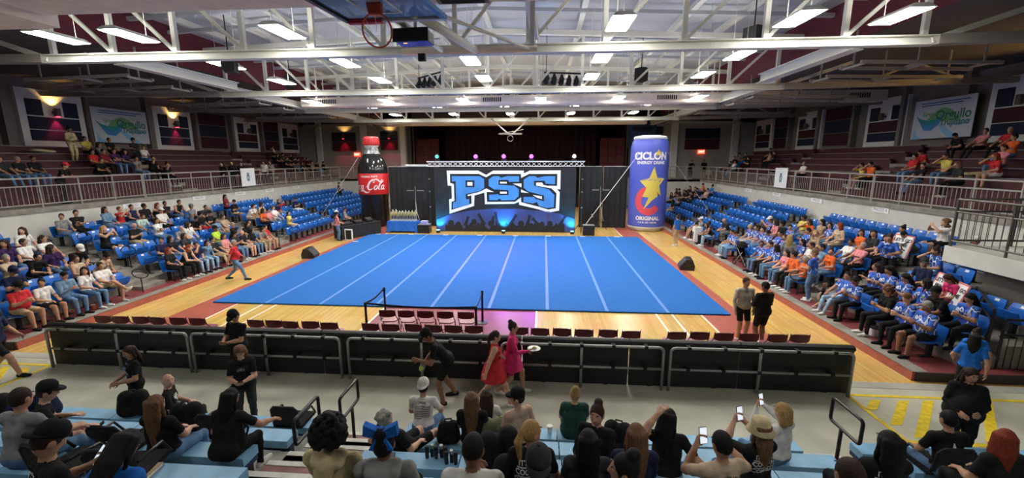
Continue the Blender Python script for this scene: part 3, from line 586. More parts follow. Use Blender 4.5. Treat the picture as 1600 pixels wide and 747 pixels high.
beam_light(-4.2, (.1, .45, .4), 'moving head light standing on the left end of the truss', 'teal'); beam_light(4.45, (.7, .7, .75), 'moving head light standing on the right end of the truss', 'white')
for x, k in ((-4.15, 'left'), (.06, 'middle'), (4.4, 'right')):
    t = thing('uplight', 'small cyan uplight on the floor before the banner, %s' % k, 'stage light', (x, 13.78, 0))
    MB().lathe([(.12, 0), (.13, .05), (.13, .16), (.10, .18)], 12).build('can', M_BLKMET, t); MB().lathe([(.1, .181), (.1, .19)], 12).build('lens', mat('lens_cyan', (.1, .7, 1), .3, emit=(.1, .65, 1), estr=14), t)
    spot('cyan_uplight', (x, 13.72, .28), (x, 14.25, 1.0), 260, (.02, .5, 1.0), 95, .8, .06)
# ---- pipe and drape
def drape(x0, x1, y, h, label, seed):
    t = thing('black_drape', label, 'drape', ((x0+x1)/2, y, 0)); W = x1-x0; n = int(W*14); r_ = random.Random(seed)
    m = MB(); vs = []
    for k in range(n+1):
        u = -W/2+W*k/n; a = .045*math.sin(k*1.25)+.02*r_.uniform(-1, 1); vs += [(u, a*1.2, .04+.02*r_.random()), (u, a*.5, h)]
    m.add(vs, [(2*k, 2*k+2, 2*k+3, 2*k+1) for k in range(n)]); m.build('cloth', mat('black_drape_cloth', (.014, .015, .018), .85, noise=.2, nscale=3), t, smooth=True)
    MB().tube([(-W/2, 0, h+.03), (W/2, 0, h+.03)], .025, 6).build('top_pipe', M_GALV, t)
    for s in (-1, 1): MB().tube([(s*W/2, .1, 0), (s*W/2, .1, h+.03)], .025, 6).build('upright', M_GALV, t)
drape(-8.15, -4.75, 16.3, 4.12, 'pleated black drape between the bottle and the banner', 1)
drape(5.0, 6.45, 16.3, 4.12, 'pleated black drape directly right of the banner', 2); drape(6.58, 8.15, 16.27, 4.12, 'pleated black drape beside the inflatable can', 3)
tag(MB().b2(-6.9, -5.4, 16.15, 16.45, 4.178, 4.30).build('white_case', M_WHITE), 'flat white case lying on top of the left drape', 'case')
# ---- inflatable cola bottle
BX, BY = -9.32, 16.45
t = thing('inflatable_bottle', 'giant inflatable cola bottle with red cap and red label', 'inflatable', (BX, BY, 0))
R = 1.0
M_COLA = mat('dark_inflatable_vinyl', (.008, .007, .007), .22, noise=.2, nscale=3); M_CAP = mat('red_cap_vinyl', (.55, .035, .04), .35); M_LBL = mat('red_label_vinyl', (.62, .02, .025), .4); M_CLEAR = mat('clear_grey_vinyl', (.30, .31, .33), .12, noise=.5, nscale=5)
prof = [(.6, .0), (.86, .08), (.95, .3), (.97, .8), (.93, 1.5), (.94, 1.9), (.98, 2.22), (1.0, 2.3)]
MB().lathe(prof, 40, cap=False).build('lower_body', M_COLA, t, smooth=True)
MB().lathe([(1.0, 2.28), (1.015, 2.3), (1.02, 3.0), (1.015, 3.68), (1.0, 3.7)], 48, cap=False).build('label_band', M_LBL, t, smooth=True)
MB().lathe([(1.0, 3.7), (1.01, 3.8), (.99, 4.0), (.93, 4.25), (.82, 4.55), (.66, 4.85), (.56, 5.02)], 40, cap=False).build('upper_body', mat('dark_glossy_vinyl', (.02, .021, .022), .1), t, smooth=True)
MB().lathe([(.56, 5.02), (.5, 5.15), (.44, 5.35), (.42, 5.5)], 40, cap=False).build('neck', M_CLEAR, t, smooth=True)
MB().lathe([(.42, 5.48), (.47, 5.5), (.47, 5.58), (.43, 5.6)], 32).build('neck_ring', mat('pale_ring_vinyl', (.6, .55, .55), .3), t, smooth=True)
capo = MB().lathe([(.5, 5.58), (.53, 5.62), (.54, 5.8), (.52, 6.06), (.44, 6.16), (.2, 6.2)], 32).build('cap', M_CAP, t, smooth=True)
for k in range(24):
    a = k*PI/12; MB().bar((.545*math.cos(a), .545*math.sin(a), 5.64), (.53*math.cos(a), .53*math.sin(a), 6.02), .03, .03).build('rib', M_CAP, capo)
# script lettering as ribbons wrapped round the label. s = metres along the label, measured from the side facing the camera
view = math.atan2(-12.4-BY, 2.6-BX)
def onlabel(s_, z, rr=1.026):
    a = view+s_/1.02; return (rr*math.cos(a), rr*math.sin(a), z)
def ribbon(mb, pts, wds):
    P2 = [Vector(p) for p in pts]; Q = []; Wd = []
    for i in range(len(P2)-1):                                # Catmull-Rom
        p0, p1, p2, p3 = P2[max(i-1, 0)], P2[i], P2[i+1], P2[min(i+2, len(P2)-1)]
        for k in range(5):
            u = k/5; Q.append(.5*((2*p1)+(-p0+p2)*u+(2*p0-5*p1+4*p2-p3)*u*u+(-p0+3*p1-3*p2+p3)*u**3)); Wd.append(wds[i]+(wds[i+1]-wds[i])*u)
    Q.append(P2[-1]); Wd.append(wds[-1]); vs = []
    for i, q in enumerate(Q):
        d = Q[min(i+1, len(Q)-1)]-Q[max(i-1, 0)]; d = d.normalized() if d.length > 0 else Vector((1, 0)); n = Vector((-d.y, d.x))
        for sg in (-1, 1): p = q+n*sg*Wd[i]/2; vs.append(onlabel(p.x, p.y))
    mb.add(vs, [(2*i, 2*i+2, 2*i+3, 2*i+1) for i in range(len(Q)-1)])
scr = MB()
def glyph(strokes, ox, oz, k):
    for pts, wd in strokes: ribbon(scr, [(ox+(x+.22*y)*k, oz+y*k) for x, y in pts], [a*k for a in wd])
bigC = [([(.95, 1.25), (.8, 1.5), (.55, 1.45), (.25, 1.1), (.1, .6), (.2, .15), (.5, .0), (.85, .2)], [.06, .12, .18, .26, .3, .26, .16, .06]), ([(.95, 1.25), (.85, 1.05), (.7, 1.15), (.75, 1.35)], [.06, .12, .08, .04])]
sml_o = [([(.35, .68), (.1, .55), (.02, .25), (.18, .02), (.4, .12), (.5, .42), (.35, .68)], [.1, .17, .18, .14, .17, .18, .1])]
sml_c = [([(.45, .55), (.3, .68), (.08, .5), (.03, .22), (.2, .02), (.5, .15)], [.12, .12, .18, .18, .12, .05])]
sml_a = [([(.42, .62), (.2, .66), (.04, .4), (.06, .12), (.22, .03), (.42, .4)], [.1, .14, .18, .18, .12, .08]), ([(.46, .7), (.42, .35), (.46, .05), (.7, .12)], [.14, .16, .14, .05])]
ell_ = [([(.0, .1), (.25, .7), (.5, 1.35), (.42, 1.55), (.25, 1.2), (.12, .5), (.16, .08), (.4, .1)], [.05, .08, .1, .1, .14, .18, .16, .05])]
g = .43; z0 = 2.62
glyph(bigC, -2.05, z0, g); glyph(sml_o, -1.58, z0, g); glyph(sml_c, -1.27, z0, g); glyph(sml_a, -.98, z0, g); glyph([([(0, .45), (.3, .5)], [.1, .1])], -.58, z0, g)
glyph(bigC, -.48, z0, g*1.05); glyph(sml_o, -.02, z0, g); glyph(ell_, .24, z0, g); glyph(sml_a, .46, z0, g)
ribbon(scr, [(-1.1, 2.5), (-.75, 2.54), (-.5, 2.42), (-.3, 2.5)], [.03, .1, .09, .02]); ribbon(scr, [(-.1, 3.22), (.2, 3.32), (.5, 3.1), (.75, 3.25)], [.03, .1, .08, .02])
scr.build('script_lettering', mat('white_label_print', (.85, .82, .80), .5), t)
m = MB(); put_text(m, 'ORIGINAL TASTE', .155, lambda a, b: onlabel(a-.32, 3.50+b), .006); m.build('small_lettering', mat('white_label_print', (.85, .82, .80), .5), t)
# ---- inflatable can
CX, CY = 9.45, 16.1
t = thing('inflatable_can', 'giant inflatable blue energy drink can with yellow star', 'inflatable', (CX, CY, 0)); RC = 1.2
M_CAN = mat('blue_can_vinyl', (.085, .12, .56), .42, noise=.05, nscale=1); M_CANW = mat('pale_can_vinyl', (.62, .64, .68), .45); M_CANP = mat('white_can_print', (.82, .82, .84), .5); M_STAR = mat('yellow_can_print', (.72, .58, .10), .5); M_CORAL = mat('coral_can_print', (.72, .08, .10), .5)
MB().lathe([(1.02, 0), (1.12, .05), (1.17, .2), (1.19, .32)], 48, cap=True).build('base_rim', mat('cream_can_base', (.55, .52, .45), .5), t, smooth=True)
MB().lathe([(1.19, .3), (1.2, .6), (1.2, 5.0), (1.19, 5.4), (1.12, 5.68), (1.02, 5.86)], 48, cap=False).build('body', M_CAN, t, smooth=True)
MB().lathe([(1.01, 5.84), (1.05, 5.9), (1.05, 5.98), (.98, 6.06), (.6, 6.12), (0.01, 6.13)], 48).build('lid', M_CANW, t, smooth=True)
vc = math.atan2(-12.4-CY, 2.6-CX)
oncan = lambda s_, z, d=.008: ((RC+d)*math.cos(vc+s_/RC), (RC+d)*math.sin(vc+s_/RC), z)
def canpoly(nm, pts, mt, d, fill=None):
    # fan/strip over a curved surface: subdivide via horizontal strips
    zs = sorted(set([p[1] for p in pts])); m = MB(); n = len(pts); levels = []
    for a, b in zip(zs[:-1], zs[1:]): levels += [a+(b-a)*k/3 for k in range(3)]
    levels.append(zs[-1])
    def cross(z):
        xs = []
        for i in range(n):
            (x0, z0_), (x1, z1_) = pts[i], pts[(i+1) % n]
            if (z0_ <= z) != (z1_ <= z): xs.append(x0+(x1-x0)*(z-z0_)/(z1_-z0_))
        return sorted(xs)
    for a, b in zip(levels[:-1], levels[1:]):
        e = (b-a)*1e-3; A, B = cross(a+e), cross(b-e)
        if len(A) == len(B):
            for k in range(0, len(A)-1, 2):
                nn = 4
                for j in range(nn):
                    u0, u1 = j/nn, (j+1)/nn
                    q = [(A[k]+(A[k+1]-A[k])*u0, a), (A[k]+(A[k+1]-A[k])*u1, a), (B[k]+(B[k+1]-B[k])*u1, b), (B[k]+(B[k+1]-B[k])*u0, b)]
                    m.add([oncan(x, z, d) for x, z in q], [(0, 1, 2, 3)])
    return m.build(nm, mt, t)
o_ = .08
m = MB()
for k in range(40):
    a0, a1 = [math.radians(32+296*q/40) for q in (k, k+1)]
    for r0, r1 in ((.48, .7), (.7, .92)): m.add([oncan(o_+.0+r_*.93*math.cos(aa), 2.0+r_*math.sin(aa), .006) for r_, aa in ((r0, a0), (r1, a0), (r1, a1), (r0, a1))], [(0, 1, 2, 3)])
m.build('letter_c', M_CORAL, t)
st = [(-.62, 3.28), (-.03, 3.46), (.24, 4.16), (.45, 3.48), (1.0, 3.42), (.62, 2.98), (.8, 2.28), (.48, 2.62), (.55, 2.30), (.18, 2.02), (-.3, 1.45), (-.02, 2.22), (-.4, 2.26), (-.18, 2.82)]
canpoly('star', [(x+o_*.5+.06, z) for x, z in st], M_STAR, .014)
m = MB(); put_text(m, 'CICLON', .62, lambda a, b: oncan(a+.10, 4.80+b, .01), .03, sx=.93); m.build('lettering', M_CANP, t)
m = MB(); put_text(m, 'ENERGY DRINK', .25, lambda a, b: oncan(a+.14, 4.40+b, .01), .011, sx=1.02); m.build('lettering', M_CANP, t)
m = MB(); put_text(m, 'ORIGINAL', .33, lambda a, b: oncan(a+.08, .86+b, .01), .015); m.build('lettering', M_CANP, t)
m = MB(); put_text(m, '11.5 FL OZ / 340 ML', .14, lambda a, b: oncan(a+.08, .60+b, .01), .006); m.build('lettering', M_CANP, t)
canpoly('small_star', [(x*.24+.50, (z-3)*.24+4.98) for x, z in [(-.62, 3.28), (-.03, 3.46), (.24, 4.16), (.45, 3.48), (1.0, 3.42), (.62, 2.98), (.8, 2.28), (.18, 2.62), (-.4, 2.26), (-.18, 2.82)]], M_STAR, .016)
for i, (p, q, lb) in enumerate((((8.58, 15.28, 4.95), (5.25, 13.95, .62), 'white guy strap from the can down to the left speaker'), ((10.35, 15.3, 5.05), (13.0, 14.25, 1.2), 'white guy strap from the can down to the right seats'), ((-10.1, 16.0, 4.8), (-12.4, 14.2, .55), 'pale guy rope from the bottle down to the left seats'))):
    s_ = thing('guy_strap', lb, 'strap'); MB().bar(p, q, .05, .012).build('webbing', mat('pale_webbing', (.62, .60, .56), .7), s_)
    c = Vector(p)+(Vector(q)-Vector(p))*.88; MB().box(c, (.1, .06, .2)).build('ratchet', M_GALV, s_)
# ---- trophy table
t = thing('trophy_table', 'folding table under a royal blue cloth full of trophies', 'table', (-6.45, 13.95, 0))
MB().b2(-.93, .93, -.36, .36, .70, .74).build('tabletop', M_WHITE, t)
for sx in (-.8, .8):
    for sy in (-.3, .3): MB().tube([(sx, sy, 0), (sx, sy, .7)], .015, 6).build('leg', M_GALV, t)
cl = MB(); per = []
for k in range(80):
    u = k/80*4; q = u % 1; sd = int(u)
    p = [(-.96+1.92*q, -.39), (.96, -.39+.78*q), (.96-1.92*q, .39), (-.96, .39-.78*q)][sd]; per.append(p)
low = []
for k, (x, y) in enumerate(per):
    f_ = 1+.05*math.sin(k*1.3); edge = min(abs(abs(x)-.96), abs(abs(y)-.39)); corner = abs(x) > .8 and abs(y) > .3
    low.append((x*1.05*f_, y*1.1*f_, .12 if not corner else .02))
n = len(per); cl.add([(x, y, .745) for x, y in per]+low, [tuple(range(n))]+[(i+n, (i+1) % n+n, (i+1) % n, i) for i in range(n)]); cl.build('tablecloth', M_CLOTHB, t)
M_TROP = mat('silver_trophy', (.55, .58, .52), .25, metal=.5); M_TROG = mat('gold_trophy', (.55, .50, .22), .3, metal=.5); M_TRB = mat('pale_trophy_base', (.55, .58, .56), .3)
tr0 = thing('trophy', 'small silver trophy with a pale base standing on the blue table', 'trophy', (0, 0, 0), 0, 'trophies on the blue table')
MB().b2(-.06, .06, -.05, .05, 0, .06).build('base', M_TRB, tr0); MB().lathe([(.03, .06), (.022, .2), (.03, .3)], 8).build('column', M_TROP, tr0)
MB().lathe([(.03, .3), (.07, .36), (.085, .44), (.08, .48)], 8).build('cup', M_TROG, tr0); MB().ell((0, 0, .52), (.05, .05, .05)).build('topper', M_TROP, tr0)
k = 0
for j in range(3):
    for i in range(8):
        o = tr0 if k == 0 else copy_tree(tr0); k += 1; o.location = (-7.2+.215*i+.05*(j % 2), 13.8+.17*j, .746); o.rotation_euler = (0, 0, rs.uniform(-.4, .4)); o.scale = (1, 1, rs.uniform(.9, 1.12)+.08*j); o['label'] = 'small silver trophy on the blue table, %s from left in the %s row' % (ordn(i+1), ('front', 'middle', 'back')[j])
# ---- subs, stands, dj table
def sub(x, y, w_, h, label, cat='speaker', extra=None):
    t = thing('subwoofer', label, cat, (x, y, 0))
    MB().b2(-w_/2, w_/2, -.3, .3, .03, h).build('cabinet', M_BLKMET, t); MB().b2(-w_/2+.04, w_/2-.04, -.32, -.3, .08, h-.05).build('front_grille', M_BLACK, t)
    for a in (-1, 1): MB().b2(a*w_/2-.02, a*w_/2+.02, -.08, .08, h*.6, h*.7).build('handle', M_GALV, t); MB().b2(a*(w_/2-.08)-.04, a*(w_/2-.08)+.04, -.28, .28, 0, .03).build('foot', M_BLACK, t)
    MB().b2(-w_/2, w_/2, -.305, .3, h, h+.02).build('top_edge', M_GALV, t)
    return t
sub(-5.02, 13.75, .75, .55, 'black subwoofer on the floor left of the banner')
tag(MB().lathe([(.0, 0), (.28, 0), (.3, .1), (.28, .2), (0, .2)], 4).build('lilac_box', mat('lilac_plastic', (.40, .38, .75), .5), None, (-5.02, 13.75, .572), PI/4), 'small lilac box on top of the left subwoofer', 'box')
sub(5.38, 13.55, .7, .62, 'black subwoofer on the floor right of the banner')
def tstand(x, y, label):
    t = thing('light_stand', label, 'stand', (x, y, 0)); MB().tube([(0, 0, .3), (0, 0, 2.9)], .02, 6).build('pole', M_GALV, t)
    for k in range(3): a = k*2.1; MB().tube([(0, 0, .7), (.5*math.cos(a), .5*math.sin(a), .01)], .014, 6).build('leg', M_BLKMET, t)
    for s in (-1, 1):
        MB().b2(s*.34-.24, s*.34+.24, -.06, .06, 2.0, 2.62).build('lamp_panel', M_BLACK, t); MB().b2(s*.34-.22, s*.34+.22, -.07, .05, 2.63, 2.67).build('panel_edge', M_GALV, t)
    MB().tube([(-.58, 0, 2.35), (.58, 0, 2.35)], .015, 6).build('crossbar', M_BLKMET, t)
    MB().tube([(0.02, -.05, 1.9), (.08, -.06, 1.2), (.25, -.05, .6)], .012, 5).build('cable', M_WHITE, t)
tstand(-5.75, 14.45, 'black twin panel light stand behind the trophy table'); tstand(6.3, 15.5, 'black twin panel light stand before the right drape')
t = thing('dj_table', 'long black draped table with sound equipment at the left rear', 'table', (-8.78, 12.35, 0), math.radians(60))
MB().b2(-1.4, 1.4, -.4, .4, .02, .74).build('black_cloth', mat('black_drape_cloth', (.014, .015, .018), .85), t); MB().b2(-1.42, 1.42, -.42, .42, .74, .78).build('tabletop', M_BLACK, t)
def gear(x, y, z, w_, d, h, label, nm, knobs):
    c, s_ = math.cos(math.radians(60)), math.sin(math.radians(60))
    g_ = thing(nm, label, 'sound equipment', (-8.78+x*c-y*s_, 12.35+x*s_+y*c, .785), math.radians(60))
    MB().prism([(-d/2, 0), (d/2, 0), (d/2, h*1.3), (-d/2, h*.6)], lambda u, v, w2: (w2, u, v), (-w_/2, w_/2)).build('case', M_BLKMET, g_)
    for k in range(knobs): MB().lathe([(.035, 0), (.03, .03)], 8, (-w_/2+.08+k*(w_-.16)/max(1, knobs-1), 0, h)).build('knob', M_GALV, g_)
gear(-.8, 0, 0, .55, .4, .14, 'mixing console at the near end of the black table', 'mixing_console', 5); gear(0, .02, 0, .5, .38, .16, 'turntable controller in the middle of the black table', 'dj_controller', 4); gear(.8, 0, 0, .4, .3, .22, 'amplifier at the far end of the black table', 'amplifier', 3)
g_ = thing('laptop', 'open laptop on the black sound table', 'laptop', (-9.05, 12.6, .785), math.radians(240)); MB().b2(-.17, .17, -.12, .12, 0, .015).build('keyboard', M_GALV, g_); MB().bar((0, .12, .01), (0, .18, .24), .34, .012).build('screen', M_BLACK, g_)
t = thing('framed_board', 'small black board in a white frame leaning on the sound table', 'sign', (-8.72, 10.9, 0), -.1)
MB().b2(-.22, .22, -.02, .02, .04, .62).build('board', M_BLACK, t)
for a in ((-.24, -.18, 0, .66), (.18, .24, 0, .66), (-.24, .24, .6, .66), (-.24, .24, 0, .06)): MB().b2(a[0], a[1], -.03, .03, a[2], a[3]).build('frame', M_WHITE, t)
# ---- floor monitors
def wedge(x, y, rz, label):
    t = thing('floor_monitor', label, 'speaker', (x, y, 0), rz)
    pr = [(-.28, 0), (.28, 0), (.30, .12), (.02, .46), (-.2, .46), (-.3, .2)]
    MB().prism(pr, lambda u, v, w_: (w_, u, v), (-.36, .36)).build('cabinet', M_BLKMET, t)
    MB().prism([(.285, .13), (.30, .145), (.045, .455), (.03, .44)], lambda u, v, w_: (w_, u, v), (-.32, .32)).build('front_grille', mat('dark_grille_cloth', (.03, .032, .036), .7), t)
wedge(-8.62, 6.6, math.radians(-80), 'black wedge floor monitor at the left edge of the mat'); wedge(8.72, 5.6, math.radians(80), 'black wedge floor monitor at the right edge of the mat')
# ---- folding chairs
M_CH = mat('maroon_vinyl', (.12, .012, .022), .45, noise=.1, nscale=10); M_CHF = mat('brown_chair_tube', (.06, .02, .02), .4)
def chair():
    t = thing('folding_chair', 'x', 'chair', (0, 0, 0), 0, 'maroon folding chairs in front of the mat')
    vs = []; 
    for i in range(9):
        u = -.21+.42*i/8; yb = -.03*(1-(u/.21)**2)
        for j, z in enumerate((.60, .80)):
            zz = z-(.035*(abs(u)/.21)**4 if j else -.035*(abs(u)/.21)**4); vs += [(u, yb-.2-.02*j, zz), (u, yb-.225-.02*j, zz)]
    fs = []
    for i in range(8):
        a = i*4; b = a+4; fs += [(a, b, b+2, a+2), (a+1, a+3, b+3, b+1), (a+2, b+2, b+3, a+3), (a, a+1, b+1, b)]
    fs += [(0, 2, 3, 1), (32, 33, 35, 34)]
    MB().add(vs, fs).build('backrest', M_CH, t, smooth=False)
    sp = [(.2*math.copysign(abs(math.cos(a*PI/8))**.5, math.cos(a*PI/8)), .02+.2*math.copysign(abs(math.sin(a*PI/8))**.5, math.sin(a*PI/8))) for a in range(16)]
    MB().prism(sp, lambda u, v, w_: (u, v, w_), (.43, .46)).build('seat', mat('purple_lit_seat_vinyl', (.32, .10, .13), .3), t)  # maroon lightened to pink: purple stage light and its reflection painted into the colour
    for s in (-1, 1):
        MB().tube([(s*.215, .24, .01), (s*.215, .0, .43), (s*.21, -.2, .62), (s*.2, -.235, .8)], .011, 5).build('front_leg', M_CHF, t)
        MB().tube([(s*.2, -.26, .01), (s*.2, .1, .43)], .011, 5).build('rear_leg', M_CHF, t)
    MB().tube([(-.2, .17, .12), (.2, .17, .12)], .009, 5).build('stretcher', M_CHF, t)
    return t
CHX = [-8.44, -7.97, -7.44, -6.96, -6.44, -5.93, -4.4, -3.94, -3.5, -3.03, -2.53, -1.5, -1.02, -.46, .03, .5, .97, 2.04, 2.55, 3.06, 3.55, 4.11, 4.6, 5.62, 6.15, 6.66, 7.21, 7.82, 8.31]
ch0 = chair(); k = 0
for i, x in enumerate(CHX):
    o = ch0 if k == 0 else copy_tree(ch0); k += 1; o.location = (x, -2.98+rs.uniform(-.03, .03), .004); o.rotation_euler = (0, 0, rs.uniform(-.06, .06)); o['label'] = 'maroon folding chair behind the black barrier, %s from the left in the long row' % ordn(i+1)
for i, x in enumerate((-1.45, -.95, -.44, .08, .62)):
    o = copy_tree(ch0); o.location = (x, -2.08, .004); o['label'] = 'maroon folding chair between the belt posts, %s from the left in the short row' % ordn(i+1)
# ---- belt stanchions
SP = {'near left': (-2.04, -2.24), 'far left': (-2.03, -.95), 'near right': (.9, -2.34), 'far right': (.87, -1.05)}
for nm, (x, y) in SP.items():
    t = thing('belt_stanchion', 'black belt post at the %s corner of the judges chairs' % nm, 'stanchion', (x, y, 0.004), 0, 'belt posts round the short chair row')
    MB().lathe([(.17, 0), (.17, .015), (.05, .035), (.03, .05)], 16).build('base', M_BLKMET, t); MB().lathe([(.032, .04), (.032, .9)], 10).build('post', M_BLKMET, t); MB().lathe([(.036, .84), (.04, .86), (.04, .95), (.03, .96)], 10).build('belt_head', M_BLACK, t)
for a, b, lb in (('near left', 'near right', 'black belt along the front of the short chair row'), ('near left', 'far left', 'black belt at the left of the short chair row'), ('near right', 'far right', 'black belt at the right of the short chair row')):
    p, q = SP[a], SP[b]; m = MB(); N = 8
    d = Vector((q[0]-p[0], q[1]-p[1], 0)).normalized()*.04
    pts = [(p[0]+d.x+(q[0]-p[0]-2*d.x)*k/N, p[1]+d.y+(q[1]-p[1]-2*d.y)*k/N, .91-.06*math.sin(PI*k/N)) for k in range(N+1)]
    n_ = Vector((-d.y, d.x, 0)).normalized()*.003
    for k in range(N):
        A, B = Vector(pts[k]), Vector(pts[k+1]); up = Vector((0, 0, .05))
        m.add([A-n_, B-n_, B-n_+up, A-n_+up, A+n_, B+n_, B+n_+up, A+n_+up], [(0, 1, 2, 3), (7, 6, 5, 4), (3, 2, 6, 7), (1, 0, 4, 5)])
    tag(m.build('barrier_belt', M_BLACK), lb, 'belt')
# ---- black padded barrier and grey pipe rails
JX = [-8.6, -6.45, -4.3, -2.15, 0, 2.17, 4.37, 6.55, 8.72]
M_PAD = mat('black_vinyl_pad', (.010, .009, .009), .5, noise=.3, nscale=6, bump=.1)
for i in range(8):
    a, b = JX[i]+.012, JX[i+1]-.012
    t = thing('padded_barrier', 'black padded barrier panel, %s from the left along the walkway' % ordn(i+1), 'barrier', ((a+b)/2, -4.2, 0), 0, 'black padded barrier panels')
    h = (b-a)/2
    MB().b2(-h, h, -.03, .05, .02, .93).build('panel', M_PAD, t)
    n = 10; pr = [(.02+.09*math.cos(k*2*PI/n), .95+.065*math.sin(k*2*PI/n)) for k in range(n)]
    MB().prism(pr, lambda u, v, w_: (w_, u, v), (-h, h)).build('top_roll', M_PAD, t, smooth=False)
    for s in (-.6, .6): MB().b2(s*h-.04, s*h+.04, -.02, .35, 0, .03).build('foot', M_BLKMET, t)
RX = [(-8.5, -5.14), (-5.04, -1.70), (-1.52, 1.66), (1.76, 5.02), (5.16, 8.62)]
for i, (a, b) in enumerate(RX):
    t = thing('pipe_rail', 'grey pipe railing before the black barrier, %s section from the left' % ordn(i+1), 'railing', ((a+b)/2, -4.36, 0), 0, 'grey pipe railings along the walkway'); h = (b-a)/2; c = .1
    pts = [(-h, 0, 0), (-h, 0, .82)]+[(-h+c-c*math.cos(k*PI/8), 0, .82+c*math.sin(k*PI/8)) for k in range(1, 5)]+[(h-c+c*math.sin(k*PI/8), 0, .82+c*math.cos(k*PI/8)) for k in range(0, 5)]+[(h, 0, 0)]
    MB().tube(pts, .03, 8).build('hoop_rail', M_GALV, t, smooth=True); MB().tube([(-h, 0, .46), (h, 0, .46)], .026, 8).build('mid_rail', M_GALV, t, smooth=True); MB().tube([(0, 0, 0), (0, 0, .9)], .03, 8).build('post', M_GALV, t, smooth=True)
    for k in range(5):
        xx = -h+.35+k*(2*h-.7)/4
        for z in (.92, .46): MB().b2(xx-.035, xx+.035, -.034, .14, z-.034, z+.034).build('strap', M_BLACK, t)
# ---- front stands: tiers, aisle steps, blue benches, hand rails
M_BB = mat('light_blue_bench_paint', (.22, .46, .68), .45, noise=.1, nscale=5); M_BBD = mat('dark_blue_bench_edge', (.012, .03, .10), .5); M_STEP = mat('grey_step_concrete', (.26, .25, .22), .6, noise=.15, nscale=4); M_NOSE = mat('white_step_nosing', (.62, .60, .55), .5, noise=.1, nscale=10)
BY0, BZ0, DY, DZ = -6.55, .45, .8, .36
for k in range(1, 8):
    y1 = -6.76-DY*(k-1); m = MB(); m.b2(-14, 14, y1-DY if k < 7 else -14, y1, DZ*(k-1)-.3, DZ*k); struct('floor_front_tier', m, M_STEP)
m = MB(); m.b2(-14, 14, -6.76, -6.15, -.3, 0); struct('floor_front', m, M_STEP)
AIS = [(-.85, .42), (6.45, 7.15)]
for ai, (a, b) in enumerate(AIS):
    for k in range(0, 3):
        for hh in range(2):
            y = -6.36-DY*k-.4*hh; z = DZ*k+(.18 if hh == 0 else .36)
            t = thing('aisle_step', 'grey aisle step with white nosing in the %s front aisle, %s from the walkway' % ('left' if ai == 0 else 'right', ordn(2*k+hh+1)), 'step', ((a+b)/2, y, z)); W = b-a
            MB().b2(-W/2+.02, W/2-.02, -.4, 0, -.17, 0).build('tread', M_STEP if (k+hh) % 2 else mat('worn_maroon_step', (.25, .10, .09), .6, noise=.3, nscale=4), t); MB().b2(-W/2+.02, W/2-.02, -.075, .006, 0, .008).build('nosing', M_NOSE, t)
SECT = [(-10.5, -.9, 'left'), (.45, 6.4, 'middle'), (7.2, 12.5, 'right')]
for a, b, nm in SECT:
    a0_, b0_ = a, b
    for k in range(5):
        a, b = (a0_+(.3 if nm == 'middle' and k > 2 else 0), b0_+(.5 if nm == 'left' and k > 2 else 0))
        t = thing('bleacher_bench', 'light blue plank bench in the %s front section, %s row from the walkway' % (nm, ordn(k+1)), 'bench', ((a+b)/2, BY0-DY*k, DZ*k+.002), 0, 'light blue front benches'); W = b-a
        n = max(1, round(W/1.25))
        for i in range(n):
            x0, x1 = -W/2+W*i/n, -W/2+W*(i+1)/n; MB().b2(x0+.008, x1-.008, -.13, .13, .34, .45).build('plank', M_BB, t)
        MB().b2(-W/2, W/2, -.10, .10, .28, .339).build('rail', M_BBD, t)
        for i in range(n+1): MB().b2(-W/2+.1+(W-.2)*i/n-.03, -W/2+.1+(W-.2)*i/n+.03, -.1, .1, 0, .28).build('bracket', M_BLKMET, t)
def handrail(x, y, z, rz, label, hgt=.58, w_=.6, h=.36):
    t = thing('aisle_handrail', label, 'handrail', (x, y, z), rz, 'black loop handrails')
    c = .05; z0 = hgt
    base = [(-w_/2, z0), (w_/2, z0), (w_/2, z0+h), (-w_/2, z0+h)]; pts = []
    for (cx, cz), a0 in zip([(-w_/2+c, z0+c), (w_/2-c, z0+c), (w_/2-c, z0+h-c), (-w_/2+c, z0+h-c)], (180, 270, 0, 90)):
        for k in range(4): aa = math.radians(a0+30*k); pts.append((0, cx+c*math.cos(aa), cz+c*math.sin(aa)))
    MB().tube(pts, .024, 8, closed=True).build('loop', M_BLKMET, t, smooth=True); MB().tube([(0, .06, 0), (0, .06, z0+.01)], .026, 8).build('post', M_BLKMET, t, smooth=True); MB().lathe([(.06, 0), (.06, .015), (.03, .03)], 10, (0, .06, 0)).build('foot_plate', M_BLKMET, t)
handrail(-.42, -6.60, .18, 0, 'black loop handrail at the foot of the left front aisle'); handrail(-.62, -7.42, .36, 0, 'black loop handrail one step up in the left front aisle'); handrail(6.95, -6.62, .18, 0, 'black loop handrail at the foot of the right front aisle')
